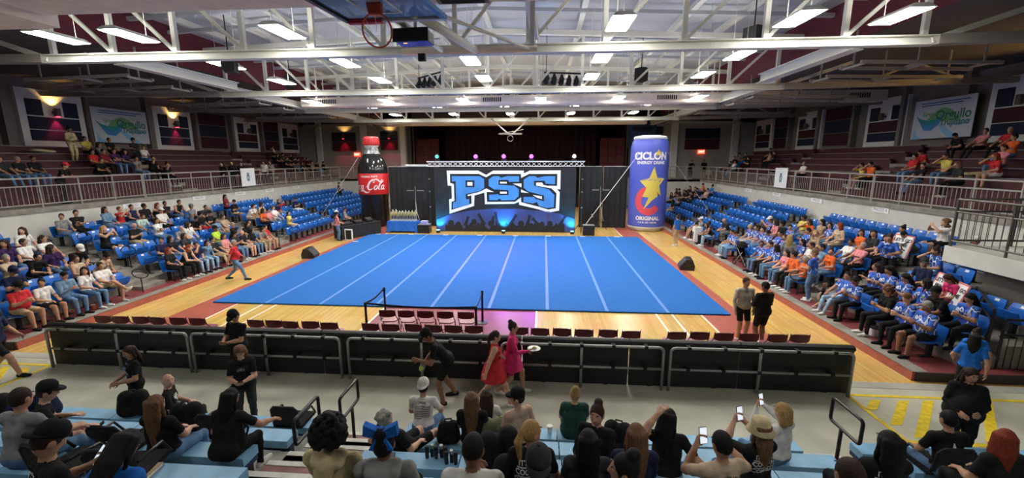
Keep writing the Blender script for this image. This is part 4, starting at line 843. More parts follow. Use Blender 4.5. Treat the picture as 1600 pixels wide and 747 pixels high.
# ================================================================== LOWER STAND SEATS
M_SEAT = mat('royal_blue_seat_plastic', (.008, .125, .52), .35, noise=.06, nscale=9)
M_PLATE = mat('white_number_plate', (.8, .82, .85), .4)
def panel(mb, w_, pts, th, n=6, bow=.03):
    """curved shell: pts = profile (y,z) list; bowed across the width"""
    m_ = len(pts); vs = []
    for sgn in (0, 1):
        for i in range(n+1):
            u = -1+2*i/n
            for j, (y, z) in enumerate(pts):
                d = Vector((pts[min(j+1, m_-1)][0]-pts[max(j-1, 0)][0], pts[min(j+1, m_-1)][1]-pts[max(j-1, 0)][1])).normalized(); nn = (d.y, -d.x)
                cut = 1-.10*(abs(u)**4)*(1 if j in (0, m_-1) else 0); yy = y+bow*u*u
                vs.append((u*w_/2*cut, yy+nn[0]*th*sgn*-1, z+nn[1]*th*sgn*-1))
    K = (n+1)*m_; fs = []
    for i in range(n):
        for j in range(m_-1):
            a = i*m_+j; fs += [(a, a+m_, a+m_+1, a+1), (K+a, K+a+1, K+a+m_+1, K+a+m_)]
    for i in range(n): a = i*m_; b = a+m_; fs += [(a, K+a, K+b, b), (a+m_-1, b+m_-1, K+b+m_-1, K+a+m_-1)]
    for j in range(m_-1): fs += [(j, j+1, K+j+1, K+j), (n*m_+j, K+n*m_+j, K+n*m_+j+1, n*m_+j+1)]
    return mb.add(vs, fs)
ME = {'back': panel(MB(), .47, [(-.19, .36), (-.22, .5), (-.26, .66), (-.30, .76)], .03).mesh('backrest', M_SEAT),
      'up': panel(MB(), .44, [(-.06, .36), (.02, .46), (.07, .58), (.085, .63)], .035, bow=-.02).mesh('seat_pan', M_SEAT),
      'down': panel(MB(), .44, [(-.14, .40), (.05, .39), (.2, .405), (.25, .40)], .035, bow=0).mesh('seat_pan', M_SEAT),
      'leg': MB().b2(-.035, .035, -.2, -.1, 0, .4).b2(-.05, .05, -.25, .05, 0, .02).mesh('stanchion', M_BLACK),
      'plate': MB().add([(-.05, -.263, .68), (.05, -.263, .68), (.05, -.284, .735), (-.05, -.284, .735)], [(0, 1, 2, 3)]).mesh('number_plate', M_PLATE)}
SECY = [(-3.1, .45), (1.5, 8.0), (9.2, 14.25), (15.4, 24.6)]
def seat_slots():
    out = []
    for s in (-1, 1):
        for k in range(6):
            for si, (a, b) in enumerate(SECY):
                if si == 0 and s > 0 and k >= 3: a = -.9
                n = int((b-a)/.55)
                for i in range(n): out.append((s, k, si, i, a+.275+.55*i))
    return out
OCC = set()          # occupied seats, filled by the people list: (side,row,section,index)
def seat_of(s, k, y):
    best = None
    for (ss, kk, si, i, yy) in SLOTS:
        if ss == s and kk == k and (ss, kk, si, i) not in OCC and (best is None or abs(yy-y) < abs(best[4]-y)): best = (ss, kk, si, i, yy)
    return best
SLOTS = seat_slots()
def build_seats():
    c = Vector((2.58, -12.39, 4.6)); key = lambda q: (Vector((q[0]*ROWX[q[1]], q[4], ROWZ[q[1]]))-c).length
    order = sorted(SLOTS, key=key); near = set((q[0], q[1], q[2], q[3]) for q in order[:300]); rest = MB()
    for q in SLOTS:
        s, k, si, i, y = q; loc = (s*ROWX[k], y, ROWZ[k]+.001); rz = s*PI/2; occ = (s, k, si, i) in OCC
        if (s, k, si, i) in near:
            t = thing('stadium_chair', 'blue flip chair, %s in the %s row of the %s block, %s stand' % (ordn(i+1), ordn(k+1), ('nearest', 'second', 'third', 'farthest')[si], 'left' if s < 0 else 'right'), 'chair', loc, rz, 'blue stadium chairs')
            inst('backrest', ME['back'], t); inst('seat_pan', ME['down' if occ else 'up'], t); inst('stanchion', ME['leg'], t)
            if not occ: inst('number_plate', ME['plate'], t)
        else:
            R_ = Matrix.Rotation(rz, 4, 'Z'); R_.translation = loc
            for nm, mi in (('back', 0), ('down' if occ else 'up', 0), ('leg', 1), ('plate', 2)):
                me = ME[nm]; rest.add([R_ @ v.co for v in me.vertices], [tuple(p.vertices) for p in me.polygons], mi)
    o = rest.build('distant_stadium_seats', [M_SEAT, M_BLACK, M_PLATE]); tag(o, 'blue plastic seats at the far ends of the side stands', 'seats', None, 'stuff')
# aisle steps in the side stands, loop rails at the aisle ends
for s in (-1, 1):
    nm = 'left' if s < 0 else 'right'
    for ai, y in enumerate((.98, 8.6, 14.83)):
        for k in range(1, 6):
            t = thing('stand_step', 'grey concrete step in the %s stand, %s aisle from the camera, %s step' % (nm, ordn(ai+1), ordn(k)), 'step', (s*(ROWX[k]-.42-.2), y, ROWZ[k-1]))
            MB().b2(-.2, .2, -.45, .45, 0, .125).build('block', M_TIER, t); MB().b2(-s*.2, -s*.14, -.45, .45, .125, .13).build('edge', M_STEP, t)
    for ai, y in enumerate((.35, 1.6, 7.9, 9.3, 14.15, 15.5)):
        for k in (0, 2, 4):
            t = thing('stand_handrail', 'black loop rail at the seat ends of the %s stand, %s aisle side, %s row' % (nm, ordn(ai+1), ordn(k+1)), 'handrail', (s*(ROWX[k]-.2), y, ROWZ[k]), 0, 'black loop rails in the side stands')
            pts = [(s*.3*math.cos(a*PI/6)*1.0, 0, .66+.16*math.sin(a*PI/6)) for a in range(12)]
            MB().tube(pts, .018, 6, closed=True).build('loop', M_BLKMET, t); MB().tube([(0, 0, 0), (0, 0, .5)], .02, 6).build('post', M_BLKMET, t)
# upper bleacher benches
for s in (-1, 1):
    nm = 'left' if s < 0 else 'right'
    for k in range(7):
        for bi, (a, b) in enumerate(((-6.5, 8.9), (10.1, 17.4), (18.5, 27))):
            x = 17.3+.68*k+.45; z = 2.9+.33*(k+1)-.02
            if k == 6 : continue
            t = thing('upper_bench', 'long maroon bench in the %s upper stand, %s row, %s block from the camera' % (nm, ordn(k+1), ordn(bi+1)), 'bench', (s*x, (a+b)/2, z), 0, 'maroon benches of the upper stands'); h = (b-a)/2
            MB().b2(-.14, .14, -h, h, .36, .42).build('seat_board', M_BENCHM, t); MB().b2(-s*.155, -s*.14, -h, h, .395, .423).build('metal_edge', M_ALU, t)
            MB().b2(-s*.06, s*.06, -h, h, 0, .36).build('support', M_UPT, t)
    for ai, y in enumerate((9.5, 17.95)):
        for k in range(6):
            t = thing('upper_step', 'pale aisle step in the %s upper stand, %s aisle, %s step' % (nm, ordn(ai+1), ordn(k+1)), 'step', (s*(17.1+.68*k), y, 2.9+.33*k-(.02 if k else 0)))
            MB().b2(-.2, .2, -.5, .5, 0, .17).build('block', M_TIER, t); MB().b2(-s*.2, -s*.12, -.5, .5, .17, .178).build('nosing', M_ALU, t)
# small white box signs on the parapets
def palco(s, y, txt, label):
    t = thing('box_sign', label, 'sign', (s*15.99, y, 2.62)); sg = 1 if s < 0 else -1
    MB().b2(-s*.02, 0, -.42, .42, -.11, .11).build('plate', M_WHITE, t)
    if txt: m = MB(); put_text(m, txt, .17, lambda a, b: (-s*.022, sg*a, b)); m.build('lettering', mat('grey_sign_ink', (.12, .12, .13), .6), t)
for i, y in enumerate((5.2, 8.95, 12.1, 14.9, 18, 23)): palco(-1, y, 'PALCO', 'small white box number sign on the left parapet, %s from the camera' % ordn(i+1))
for i, y in enumerate((5.3, 9.3, 12.9, 16.3, 21)): palco(1, y, 'PALCO 4' if i == 0 else 'PALCO', 'small white box number sign on the right parapet, %s from the camera' % ordn(i+1))
# raised landing at the right, black fence below it
m = MB(); m.b2(12.95, 16.0, -6.5, -.95, 2.02, 2.42); struct('floor_landing', m, M_WALL, 'concrete landing slab above the right seats')
m = MB(); m.b2(13.6, 16.0, -5.0, -1.4, 0.0, 2.02); struct('wall_landing', m, M_DARKWALL)
M_DKR = mat('dark_bronze_rail', (.10, .09, .08), .4, metal=.3)
railing((12.99, -6.3, 2.42), (12.99, -1.05, 2.42), 'dark railing along the edge of the concrete landing at the right', 0, 'landing_railing', 1.2, .16, M_DKR)
railing((13.05, -1.0, 2.42), (15.9, -1.0, 2.42), 'dark railing across the far end of the concrete landing', 0, 'landing_railing', 1.2, .16, M_DKR)
railing((12.2, -3.15, .45), (13.5, -1.4, .45), 'black metal fence beside the right lower seats', 0, 'black_fence', 1.0, .13, M_BLKMET)
railing((12.3, -3.3, .0), (16, -3.7, 0.0), 'black metal fence below the concrete landing', 0, 'black_fence', 1.3, .13, M_BLKMET)
# ================================================================== PEOPLE
def _smin(a, b, k):
    h = np.maximum(k-np.abs(a-b), 0)/k; return np.minimum(a, b)-h*h*k*.25
class SDF:
    def __init__(s, k=.02): s.p = []; s.k = k; s.cut = []
    def cone(s, a, b, ra, rb, mi=0): s.p.append(('c', np.array(a, float), np.array(b, float), ra, rb, mi)); return s
    def ball(s, c, r, mi=0): return s.cone(c, np.array(c, float)+1e-4, r, r, mi)
    def ell(s, c, r, M=None, mi=0): s.p.append(('e', np.array(c, float), np.array(r, float), np.eye(3) if M is None else np.array(M, float), 0, mi)); return s
    def minus(s, c, r, M=None): s.cut.append((np.array(c, float), np.array(r, float), np.eye(3) if M is None else np.array(M, float))); return s
    def mesh(s, h):
        lo = np.full(3, 1e9); hi = np.full(3, -1e9); bb = []
        for q in s.p:
            if q[0] == 'c': r = max(q[3], q[4]); l_ = np.minimum(q[1], q[2])-r; h_ = np.maximum(q[1], q[2])+r
            else: r = np.abs(q[3].T) @ q[2] if False else np.full(3, q[2].max()); l_ = q[1]-r; h_ = q[1]+r
            bb.append((l_, h_)); lo = np.minimum(lo, l_); hi = np.maximum(hi, h_)
        lo -= 3*h; n = np.ceil((hi-lo)/h).astype(int)+4
        F = np.full(n, .2); ID = np.zeros(n, np.int8); BD = np.full(n, 9.0); pad = s.k+2*h
        ax = [lo[i]+h*np.arange(n[i]) for i in range(3)]
        for q, (l_, h_) in zip(s.p, bb):
            i0 = np.maximum(((l_-pad-lo)/h).astype(int), 0); i1 = np.minimum(((h_+pad-lo)/h).astype(int)+2, n)
            sl = tuple(slice(a, b) for a, b in zip(i0, i1))
            X, Y, Z = np.meshgrid(*[ax[i][sl[i]] for i in range(3)], indexing='ij')
            if q[0] == 'c':
                a, b, ra, rb = q[1], q[2], q[3], q[4]; ba = b-a; L = ba @ ba
                t_ = np.clip(((X-a[0])*ba[0]+(Y-a[1])*ba[1]+(Z-a[2])*ba[2])/L, 0, 1)
                d = np.sqrt((X-a[0]-ba[0]*t_)**2+(Y-a[1]-ba[1]*t_)**2+(Z-a[2]-ba[2]*t_)**2)-(ra+(rb-ra)*t_)
            else:
                d = s._ell(X, Y, Z, q[1], q[2], q[3])
            F[sl] = _smin(F[sl], d, s.k); m_ = d < BD[sl]; BD[sl] = np.where(m_, d, BD[sl]); ID[sl] = np.where(m_, q[5], ID[sl])
        if s.cut:
            X, Y, Z = np.meshgrid(*ax, indexing='ij')
            for c, r, M in s.cut: F = np.maximum(F, -s._ell(X, Y, Z, c, r, M))
        return surfnet(F, ID, lo, h)
    @staticmethod
    def _ell(X, Y, Z, c, r, M):
        x, y, z = X-c[0], Y-c[1], Z-c[2]; u = M[0, 0]*x+M[1, 0]*y+M[2, 0]*z; v = M[0, 1]*x+M[1, 1]*y+M[2, 1]*z; w_ = M[0, 2]*x+M[1, 2]*y+M[2, 2]*z
        k0 = np.sqrt((u/r[0])**2+(v/r[1])**2+(w_/r[2])**2); k1 = np.sqrt((u/r[0]**2)**2+(v/r[1]**2)**2+(w_/r[2]**2)**2); return k0*(k0-1)/np.maximum(k1, 1e-9)
_CO = [(0, 0, 0), (1, 0, 0), (0, 1, 0), (1, 1, 0), (0, 0, 1), (1, 0, 1), (0, 1, 1), (1, 1, 1)]
_ED = [(0, 1), (2, 3), (4, 5), (6, 7), (0, 2), (1, 3), (4, 6), (5, 7), (0, 4), (1, 5), (2, 6), (3, 7)]
def surfnet(F, ID, lo, h):
    I = F < 0; n = np.array(F.shape)-1
    cnt = sum(I[a:a+n[0], b:b+n[1], c:c+n[2]].astype(np.int8) for a, b, c in _CO); act = np.argwhere((cnt > 0) & (cnt < 8))
    V = np.stack([F[act[:, 0]+a, act[:, 1]+b, act[:, 2]+c] for a, b, c in _CO], 1); P_ = np.zeros((len(act), 3)); N_ = np.zeros(len(act))
    for e0, e1 in _ED:
        a, b = V[:, e0], V[:, e1]; m_ = (a < 0) != (b < 0); t_ = np.where(m_, a/np.where(m_, a-b, 1), 0)
        A, B = np.array(_CO[e0]), np.array(_CO[e1]); P_ += np.where(m_[:, None], A+(B-A)*t_[:, None], 0); N_ += m_
    P_ = (P_/N_[:, None]+act)*h+lo
    idx = np.full(n, -1); idx[act[:, 0], act[:, 1], act[:, 2]] = np.arange(len(act)); quads = []; mids = []
    for axn in range(3):
        o = [0, 0, 0]; o[axn] = 1; sl0 = tuple(slice(0, F.shape[i]-o[i]) for i in range(3)); sl1 = tuple(slice(o[i], None) for i in range(3))
        ch = np.argwhere(I[sl0] != I[sl1]); u, v = [(1, 2), (2, 0), (0, 1)][axn]
        ch = ch[(ch[:, u] > 0) & (ch[:, v] > 0) & (ch[:, u] < n[u]) & (ch[:, v] < n[v])]
        def cell(du, dv): c = ch.copy(); c[:, u] -= du; c[:, v] -= dv; return idx[c[:, 0], c[:, 1], c[:, 2]]
        q = np.stack([cell(1, 1), cell(0, 1), cell(0, 0), cell(1, 0)], 1); ins = I[ch[:, 0], ch[:, 1], ch[:, 2]]
        q = np.where(ins[:, None], q, q[:, ::-1]); quads.append(q)
        c2 = ch.copy(); c2[~ins, axn] += 1; mids.append(ID[c2[:, 0], c2[:, 1], c2[:, 2]])
    return P_, np.concatenate(quads), np.concatenate(mids)
V3 = lambda *a: np.array(a, float)
def _n(v): return v/np.linalg.norm(v)
def ik(a, t_, l1, l2, pole):
    d = t_-a; L = np.linalg.norm(d); L2 = min(L, (l1+l2)*.985); d = d/L; t_ = a+d*L2
    x = (l1*l1-l2*l2+L2*L2)/(2*L2); hgt = math.sqrt(max(l1*l1-x*x, 0)); p = pole-d*(pole @ d); p = _n(p); return a+d*x+p*hgt, t_
def rotm(yaw, pitch, tilt=0):
    cy, sy, cp, sp = math.cos(yaw), math.sin(yaw), math.cos(pitch), math.sin(pitch)
    Rz = np.array([[cy, -sy, 0], [sy, cy, 0], [0, 0, 1]]); Rx = np.array([[1, 0, 0], [0, cp, sp], [0, -sp, cp]]); ct, st_ = math.cos(tilt), math.sin(tilt)
    return Rz @ np.array([[ct, 0, st_], [0, 1, 0], [-st_, 0, ct]]) @ Rx
# slots: 0 skin 1 top 2 sleeve 3 forearm 4 thigh 5 calf 6 shoe 7 eye 8 dark 9 lip
SIT = dict(hz=.53, lean=-.05, head=(0, 0), hands=((-.09, .30, .66), (.09, .30, .66)), curl=.6, feet=((-.11, .44, .07), (.11, .44, .07)), kpole=(0, 1, 1.2), palm=(0, 0, -1))
STD = dict(hz=.905, lean=0, head=(0, 0), hands=((-.25, .06, .80), (.25, .06, .80)), curl=.5, feet=((-.10, .0, .07), (.10, .04, .07)), kpole=(0, 1, 0), palm=None)
POSES = {
 'lap': {}, 'phone': dict(lean=.10, head=(0, .55), hands=((-.05, .30, .80), (.05, .30, .80)), curl=1.0),
 'elbows': dict(lean=.48, head=(.1, -.05), hands=((-.06, .52, .62), (.06, .50, .64))),
 'crossed': dict(hands=((.10, .20, .84), (-.10, .22, .81)), head=(-.3, .05)),
 'back': dict(lean=-.2, hands=((-.15, .33, .62), (.15, .33, .62)), head=(.35, .0), feet=((-.12, .58, .07), (.12, .54, .07))),
 'chin': dict(lean=.22, hands=((-.05, .34, .66), (.06, .28, 1.08)), head=(-.25, .12)),
 'turn': dict(lean=.05, head=(.95, .0), hands=((-.12, .30, .66), (.16, .26, .66))), 'turnr': dict(lean=.05, head=(-.95, .0), hands=((-.16, .26, .66), (.12, .30, .66))),
 'armout': dict(lean=-.12, hands=((-.52, .02, .93), (.12, .30, .66)), head=(.3, 0)),
 'legcross': dict(lean=-.1, hands=((-.06, .33, .68), (.10, .33, .68)), feet=((-.10, .46, .07), (-.14, .62, .40)), head=(-.2, .05)),
 'photo': dict(lean=0, hands=((-.03, .34, 1.08), (.10, .34, 1.08)), head=(0, .05), curl=1.0),
 'bowed': dict(lean=.62, head=(0, .75), hands=((-.06, .45, .58), (.06, .45, .58))),
 'reach': dict(lean=.35, head=(-.2, .2), hands=((-.10, .38, .70), (.30, .52, .66))),
 'handhead': dict(lean=.12, head=(-.5, .25), hands=((-.12, -.02, 1.30), (.42, .18, .62)), curl=.8),
 'benchphone': dict(lean=.12, head=(0, .3), hands=((-.06, .36, .98), (.30, .40, .92)), curl=1.0),
 'recline': dict(lean=-.55, head=(0, -.3), hands=((-.20, -.1, .60), (.2, .1, .62)), feet=((-.14, .52, .07), (.30, .72, .30))),
 'kneesup': dict(lean=.15, head=(0, .1), hands=((-.14, .36, .62), (.20, .40, .64)), feet=((-.16, .60, .10), (.22, .62, .10))),
 'lookback': dict(lean=.0, head=(2.2, .05, .1), hands=((-.12, .30, .66), (.12, .30, .66))),
 # standing
 'stand': dict(std=1), 'standphone': dict(std=1, head=(0, .6), hands=((-.05, .30, 1.10), (.05, .30, 1.10)), curl=1.0),
 'walk': dict(std=1, hz=.84, lean=.06, hands=((-.24, .24, .88), (.25, -.16, .80)), feet=((-.09, -.34, .12), (.09, .34, .07))),
 'plate': dict(std=1, hz=.855, lean=.05, hands=((-.22, .10, .85), (.14, .36, 1.06)), feet=((-.09, .25, .07), (.09, -.28, .12))),
 'bend': dict(std=1, hz=.86, lean=.62, head=(.2, .5), hands=((-.18, .55, 1.02), (.06, .42, .86)), feet=((-.14, .12, .07), (.16, -.16, .07))),
 'foldarm': dict(std=1, lean=-.02, hands=((.10, .22, 1.14), (-.10, .24, 1.10)), head=(-.25, .1)),
 'hold': dict(std=1, hands=((-.10, .26, 1.06), (.12, .26, 1.02)), head=(.3, .25)), 'leanrail': dict(std=1, lean=.4, hands=((-.2, .5, 1.08), (.2, .5, 1.08)), head=(0, .1)),
}
HEADS = {}
def hand_mesh(w_, d, pn, side, curl, h):
    """w: wrist, d: hand direction, pn: palm normal"""
    d = _n(d); pn = pn-d*(pn @ d); pn = _n(pn) if np.linalg.norm(pn) > .05 else _n(np.cross(d, V3(1, .3, 0))); sd = np.cross(pn, d)*side   # sd points to thumb side
    S = SDF(.008); K = w_+d*.085
    for o in (-.028, -.01, .01, .028): S.cone(w_+sd*o*.6, K+sd*o, .015, .0125)
    for o, L in ((.030, .072), (.010, .08), (-.010, .074), (-.029, .058)):
        k0 = K+sd*o; c = curl*.55; d1 = _n(d*math.cos(c)+pn*math.sin(c)); d2 = _n(d*math.cos(2.1*c)+pn*math.sin(2.1*c))
        m_ = k0+d1*L*.52; S.cone(k0, m_, .0105, .0095).cone(m_, m_+d2*L*.48, .0095, .0078)
    tb = w_+d*.025+sd*.022; t1 = tb+_n(d*.6+sd*.8+pn*.25)*.045; S.cone(tb, t1, .0145, .0115).cone(t1, t1+_n(d*.9+sd*.25+pn*.35)*.035, .011, .0085)
    return S.mesh(h)
BODY = {}; GRIPS = {}; GRIP = {}
def body_mesh(pose, fat=1.0, res=.02, female=False):
    key = (pose, fat, res, female)
    if key in BODY: return BODY[key]
    q = POSES[pose]; P0 = dict(STD if q.get('std') else SIT); P0.update(q)
    hz, lean = P0['hz'], P0['lean']; sh = .158 if female else .178; S = SDF(.022)
    pel = V3(0, 0, hz); sp = V3(0, math.sin(lean), math.cos(lean)); C = pel+sp*.29; N = pel+sp*.485; X = V3(1, 0, 0); up2 = _n(sp+V3(0, 0, .6)); fw = np.cross(sp, X)*-1; fw = V3(0, math.cos(lean), -math.sin(lean))
    S.cone(pel-X*.07+V3(0, 0, .02), pel+X*.07+V3(0, 0, .02), .112*fat, .112*fat, 4)
    for s in (-1, 1):
        S.cone(pel+X*s*.055+sp*.10, C+X*s*.06, .100*fat, .098*fat, 1); S.cone(C+X*s*.06, pel+sp*.43+X*s*.085, .102*(fat*.5+.5), .072, 1)
        if female: S.ball(C+X*s*.065+fw*.075+sp*.05, .058, 1)
    if P0.get('std'): S.cone(pel-X*.062+V3(0, 0, .035), pel+X*.062+V3(0, 0, .035), .119*fat, .119*fat, 1)
    else: S.cone(pel-X*.06+sp*.06, pel+X*.06+sp*.06, .114*fat, .114*fat, 1)
    S.cone(pel+sp*.44-X*sh*.85, pel+sp*.44+X*sh*.85, .060, .060, 1); S.cone(pel+sp*.45, N, .07, .055, 1)
    if fat > 1.1: S.ball(pel+sp*.17+fw*.07*fat, .13*fat, 1)
    hy = P0['head']; M = rotm(*hy); hb = N+up2*.055; S.cone(N-up2*.01, hb+up2*.03, .05, .047, 0)
    Hc = hb+up2*.115+fw*.018; HM = M; hm = lambda v: Hc+HM @ V3(*v)
    S.ell(Hc, (.074, .092, .108), HM, 0); S.ell(hm((0, .022, -.055)), (.055, .062, .058), HM, 0)
    S.cone(hm((0, .086, .012)), hm((0, .102, -.018)), .011, .015, 0)
    for s in (-1, 1): S.ell(hm((s*.076, -.005, -.005)), (.012, .022, .032), HM, 0)
    HV = []; GR = []
    for s_, i in ((-1, 0), (1, 1)):
        a = pel+sp*.44+X*s_*sh; tgt = V3(*P0['hands'][i]); el, wr = ik(a, tgt, .275, .245, V3(s_*.7, -.55, -.75)); md = a+(el-a)*.62
        S.ball(a, .062, 2).cone(a, md, .056*(.6+.4*fat), .052*(.6+.4*fat), 2).cone(md, el, .046, .041, 3).cone(el, el+(wr-el)*.4, .043, .04, 3).cone(el+(wr-el)*.4, wr, .04, .027, 3)
        fd = _n(wr-el); pn = V3(-s_*.9, .2, -.3) if P0['palm'] is None else V3(*P0['palm'])
        if P0['curl'] > .9: pn = V3(-s_*.6, -.35, .5)
        GR.append(tuple(wr+fd*.09+_n(pn)*.035))
        HV.append(hand_mesh(wr-fd*.012, fd, pn, s_, P0['curl'], max(.0065, res*.42)))
        hp = pel+X*s_*.088; ft = V3(*P0['feet'][i]); kn, an = ik(hp, ft, .43, .42, V3(s_*.18, *P0['kpole'][1:])); m1 = hp+(kn-hp)*.74
        S.cone(hp, m1, .090*(.5+.5*fat), .070*(.5+.5*fat), 4).cone(m1, kn, .062, .056, 5).cone(kn, kn+(an-kn)*.3, .056, .055, 5).cone(kn+(an-kn)*.3, an, .055, .038, 5)
        bk = kn+(an-kn)*.28; S.ball(bk-_n(V3(0, 1, .2))*.018, .05, 5)
        toe = V3(s_*.12, 1, 0)
        if an[2] > .2: toe = V3(-.2, .6, .5)
        toe = _n(toe); S.cone(an-toe*.035-V3(0, 0, .03), an+toe*.07-V3(0, 0, .032), .042, .042, 6).cone(an+toe*.07-V3(0, 0, .034), an+toe*.165-V3(0, 0, .038), .042, .034, 6)
    v, f, mi = S.mesh(res)
    vs, fs, ms = [v], [f], [mi]; o = len(v)
    for (hv, hf, hmi) in HV: vs.append(hv); fs.append(hf+o); ms.append(np.zeros(len(hf), int)); o += len(hv)
    # facial features
    fe = MB()
    for s_ in (-1, 1):
        fe.ell((s_*.031, .0785, .018), (.0125, .0075, .008), 8, 4, 7); fe.ell((s_*.031, .0845, .018), (.006, .003, .006), 6, 4, 8); fe.ell((s_*.032, .086, .040), (.019, .008, .0045), 6, 4, 8)
    fe.ell((0, .0815, -.052), (.024, .008, .0065), 8, 4, 9)
    ev = np.array(fe.v) @ HM.T+Hc
    me = bpy.data.meshes.new('person_body'); V_ = np.concatenate(vs+[ev]); faces = [tuple(r) for a in fs for r in a.tolist()]+[tuple(i+o for i in f_) for f_ in fe.f]
    me.from_pydata(V_.tolist(), [], faces); mm = np.concatenate(ms+[np.array(fe.m)]).astype(np.int32)
    for _ in range(10): me.materials.append(None)
    me.polygons.foreach_set('material_index', mm); me.polygons.foreach_set('use_smooth', np.ones(len(faces), bool)); me.update()
    GRIPS[me.name] = GR; BODY[key] = (me, Hc, HM, N, sp); return BODY[key]
HAIR = {}
def hair_mesh(st):
    if st in HAIR: return HAIR[st]
    S = SDF(.02); bump = 0
    if st in ('short', 'long', 'bun', 'pony', 'curly', 'bob', 'straight'):
        S.ell((0, -.012, .018), (.083, .098, .112)); S.minus((0, .105, -.035), (.088, .085, .105))
        if st == 'short': S.minus((0, .0, -.13), (.12, .09, .10)); S.minus((0, -.05, -.165), (.12, .09, .10))
    if st in ('long', 'straight'):
        L = .36 if st == 'long' else .50; r9 = random.Random(2); S.k = .014
        for i in range(9):
            u = -1+i/4; e = -L*(1-.16*abs(u)+r9.uniform(-.05, .05)); S.cone((u*.062, -.055-.03*(1-u*u), .05), (u*.078, -.075-.035*(1-u*u), -.13), .034, .026).cone((u*.078, -.075-.035*(1-u*u), -.13), (u*.070+r9.uniform(-.01, .01), -.085-.02*(1-u*u), e), .026, .012)
        for s in (-1, 1): S.cone((s*.07, -.01, .05), (s*.088, -.01, -.10), .024, .022).cone((s*.088, -.01, -.10), (s*.085, .01, -L*.62), .022, .010)
    if st == 'bob':
        S.cone((-.04, -.05, .02), (-.045, -.06, -.13), .06, .055).cone((.04, -.05, .02), (.045, -.06, -.13), .06, .055)
    if st == 'bun': S.ball((0, -.06, .125), .05)
    if st == 'pony': S.cone((0, -.10, .05), (0, -.15, -.05), .03, .036).cone((0, -.15, -.05), (.01, -.13, -.26), .036, .018)
    rr = random.Random(5)
    if st in ('afro', 'curly'):
        R_, zc, N_ = (.145, .04, 220) if st == 'afro' else (.12, .0, 80)
        S.k = .012
        S.ell((0, -.03, zc), (R_*.85, R_*.85, R_*.85)) if st == 'afro' else None
        for i in range(N_):
            a, b = rr.uniform(0, 2*PI), math.asin(rr.uniform(-.9 if st == 'curly' else -.55, 1))
            p = (R_*.9*math.cos(a)*math.cos(b), -.035+R_*.9*math.sin(a)*math.cos(b), zc+R_*math.sin(b)-(.06 if st == 'curly' and b < 0 else 0))
            if p[1] > .045 and p[2] < .06: continue
            S.ball(p, rr.uniform(.015, .024) if st == 'afro' else rr.uniform(.022, .034))
        S.minus((0, .125, -.04), (.085, .085, .105))
    if st == 'grey': S.ell((0, -.012, .02), (.085, .1, .11)); S.minus((0, .105, -.035), (.088, .085, .105)); S.minus((0, -.02, -.15), (.12, .12, .10)); [S.ball((rr.uniform(-.06, .06), rr.uniform(-.09, .05), rr.uniform(.07, .115)), .025) for _ in range(40)]
    v, f, m_ = S.mesh(.0115); me = bpy.data.meshes.new('hair'); me.from_pydata(v.tolist(), [], f.tolist()); me.materials.append(None)
    me.polygons.foreach_set('use_smooth', np.ones(len(f), bool)); me.update(); HAIR[st] = me; return me
def hat_mesh(st):
    if st in HAIR: return HAIR[st]
    m = MB()
    if st == 'cap' or st == 'capback':
        sg = 1 if st == 'cap' else -1
        m.lathe([(.090, .0), (.094, .03), (.088, .075), (.062, .112), (.02, .128)], 16); m.v = [(x, y*1.14-.006, z+.04) for x, y, z in m.v]
        br = []; nb = 10
        for i in range(nb+1): a = PI*i/nb; br.append((.086*math.cos(a), sg*(.045+.125*math.sin(a)**.8)-.0, .048-.02*math.sin(a)))
        m.add(br+[(x, y, z+.012) for x, y, z in br], [tuple(range(nb, -1, -1)), tuple(range(nb+1, 2*nb+2))]+[(i, i+1, nb+2+i, nb+1+i) for i in range(nb)])
        m.ell((0, -.004, .17), (.012, .012, .008))
    if st == 'bucket': m.lathe([(.135, -.03), (.137, -.022), (.095, .035), (.09, .09), (.075, .122), (.02, .13)], 24); m.v = [(x, y*1.08-.01, z+.02) for x, y, z in m.v]
    if st == 'hood': m.lathe([(.10, -.16), (.115, -.06), (.11, .03), (.09, .09), (.05, .125), (.01, .13)], 18); m.v = [(x, y*1.08-.03, z+.012) for x, y, z in m.v]
    me = m.mesh(st, [M_BLACK], True); HAIR[st] = me; return me
SKIN = {'l': (.62, .36, .25), 'm': (.47, .25, .155), 'd': (.25, .12, .07), 'k': (.10, .05, .03)}
CLR = dict(black=(.012, .012, .013), charcoal=(.035, .035, .038), navy=(.015, .02, .06), grey=(.22, .22, .225), white=(.72, .70, .67), cream=(.62, .52, .30), beige=(.52, .40, .28), red=(.52, .03, .035), maroon=(.2, .02, .03), orange=(.75, .14, .03), yellow=(.70, .58, .12), neon=(.5, .72, .05), pink=(.70, .25, .28), hotpink=(.65, .04, .16), purple=(.05, .02, .09), denim=(.16, .26, .38), jeans=(.12, .22, .38), blue=(.02, .16, .60), sky=(.30, .45, .62), mint=(.50, .68, .60), green=(.02, .07, .055), olive=(.14, .14, .08), khaki=(.50, .38, .24), brown=(.13, .06, .035), tan=(.40, .28, .18), blond=(.42, .26, .10), lbrown=(.17, .085, .04), darkbrown=(.035, .018, .012), redhair=(.22, .035, .015), greyhair=(.30, .29, .26), hairblack=(.008, .007, .007), hoodie=(.50, .45, .38), greyhood=(.26, .26, .25))
def hmat(n): return mat('hair_'+n, CLR[n], .62, noise=.35, nscale=3, spec=.25, bump=.5, stretch=(45, 45, 4), detail=2)
def cmat(n): return mat('cloth_'+n, CLR[n], .85, noise=.18, nscale=9, spec=.2, bump=.15)
def skin(n): return mat('skin_'+n, SKIN[n], .55, spec=.35, noise=.04, nscale=12)
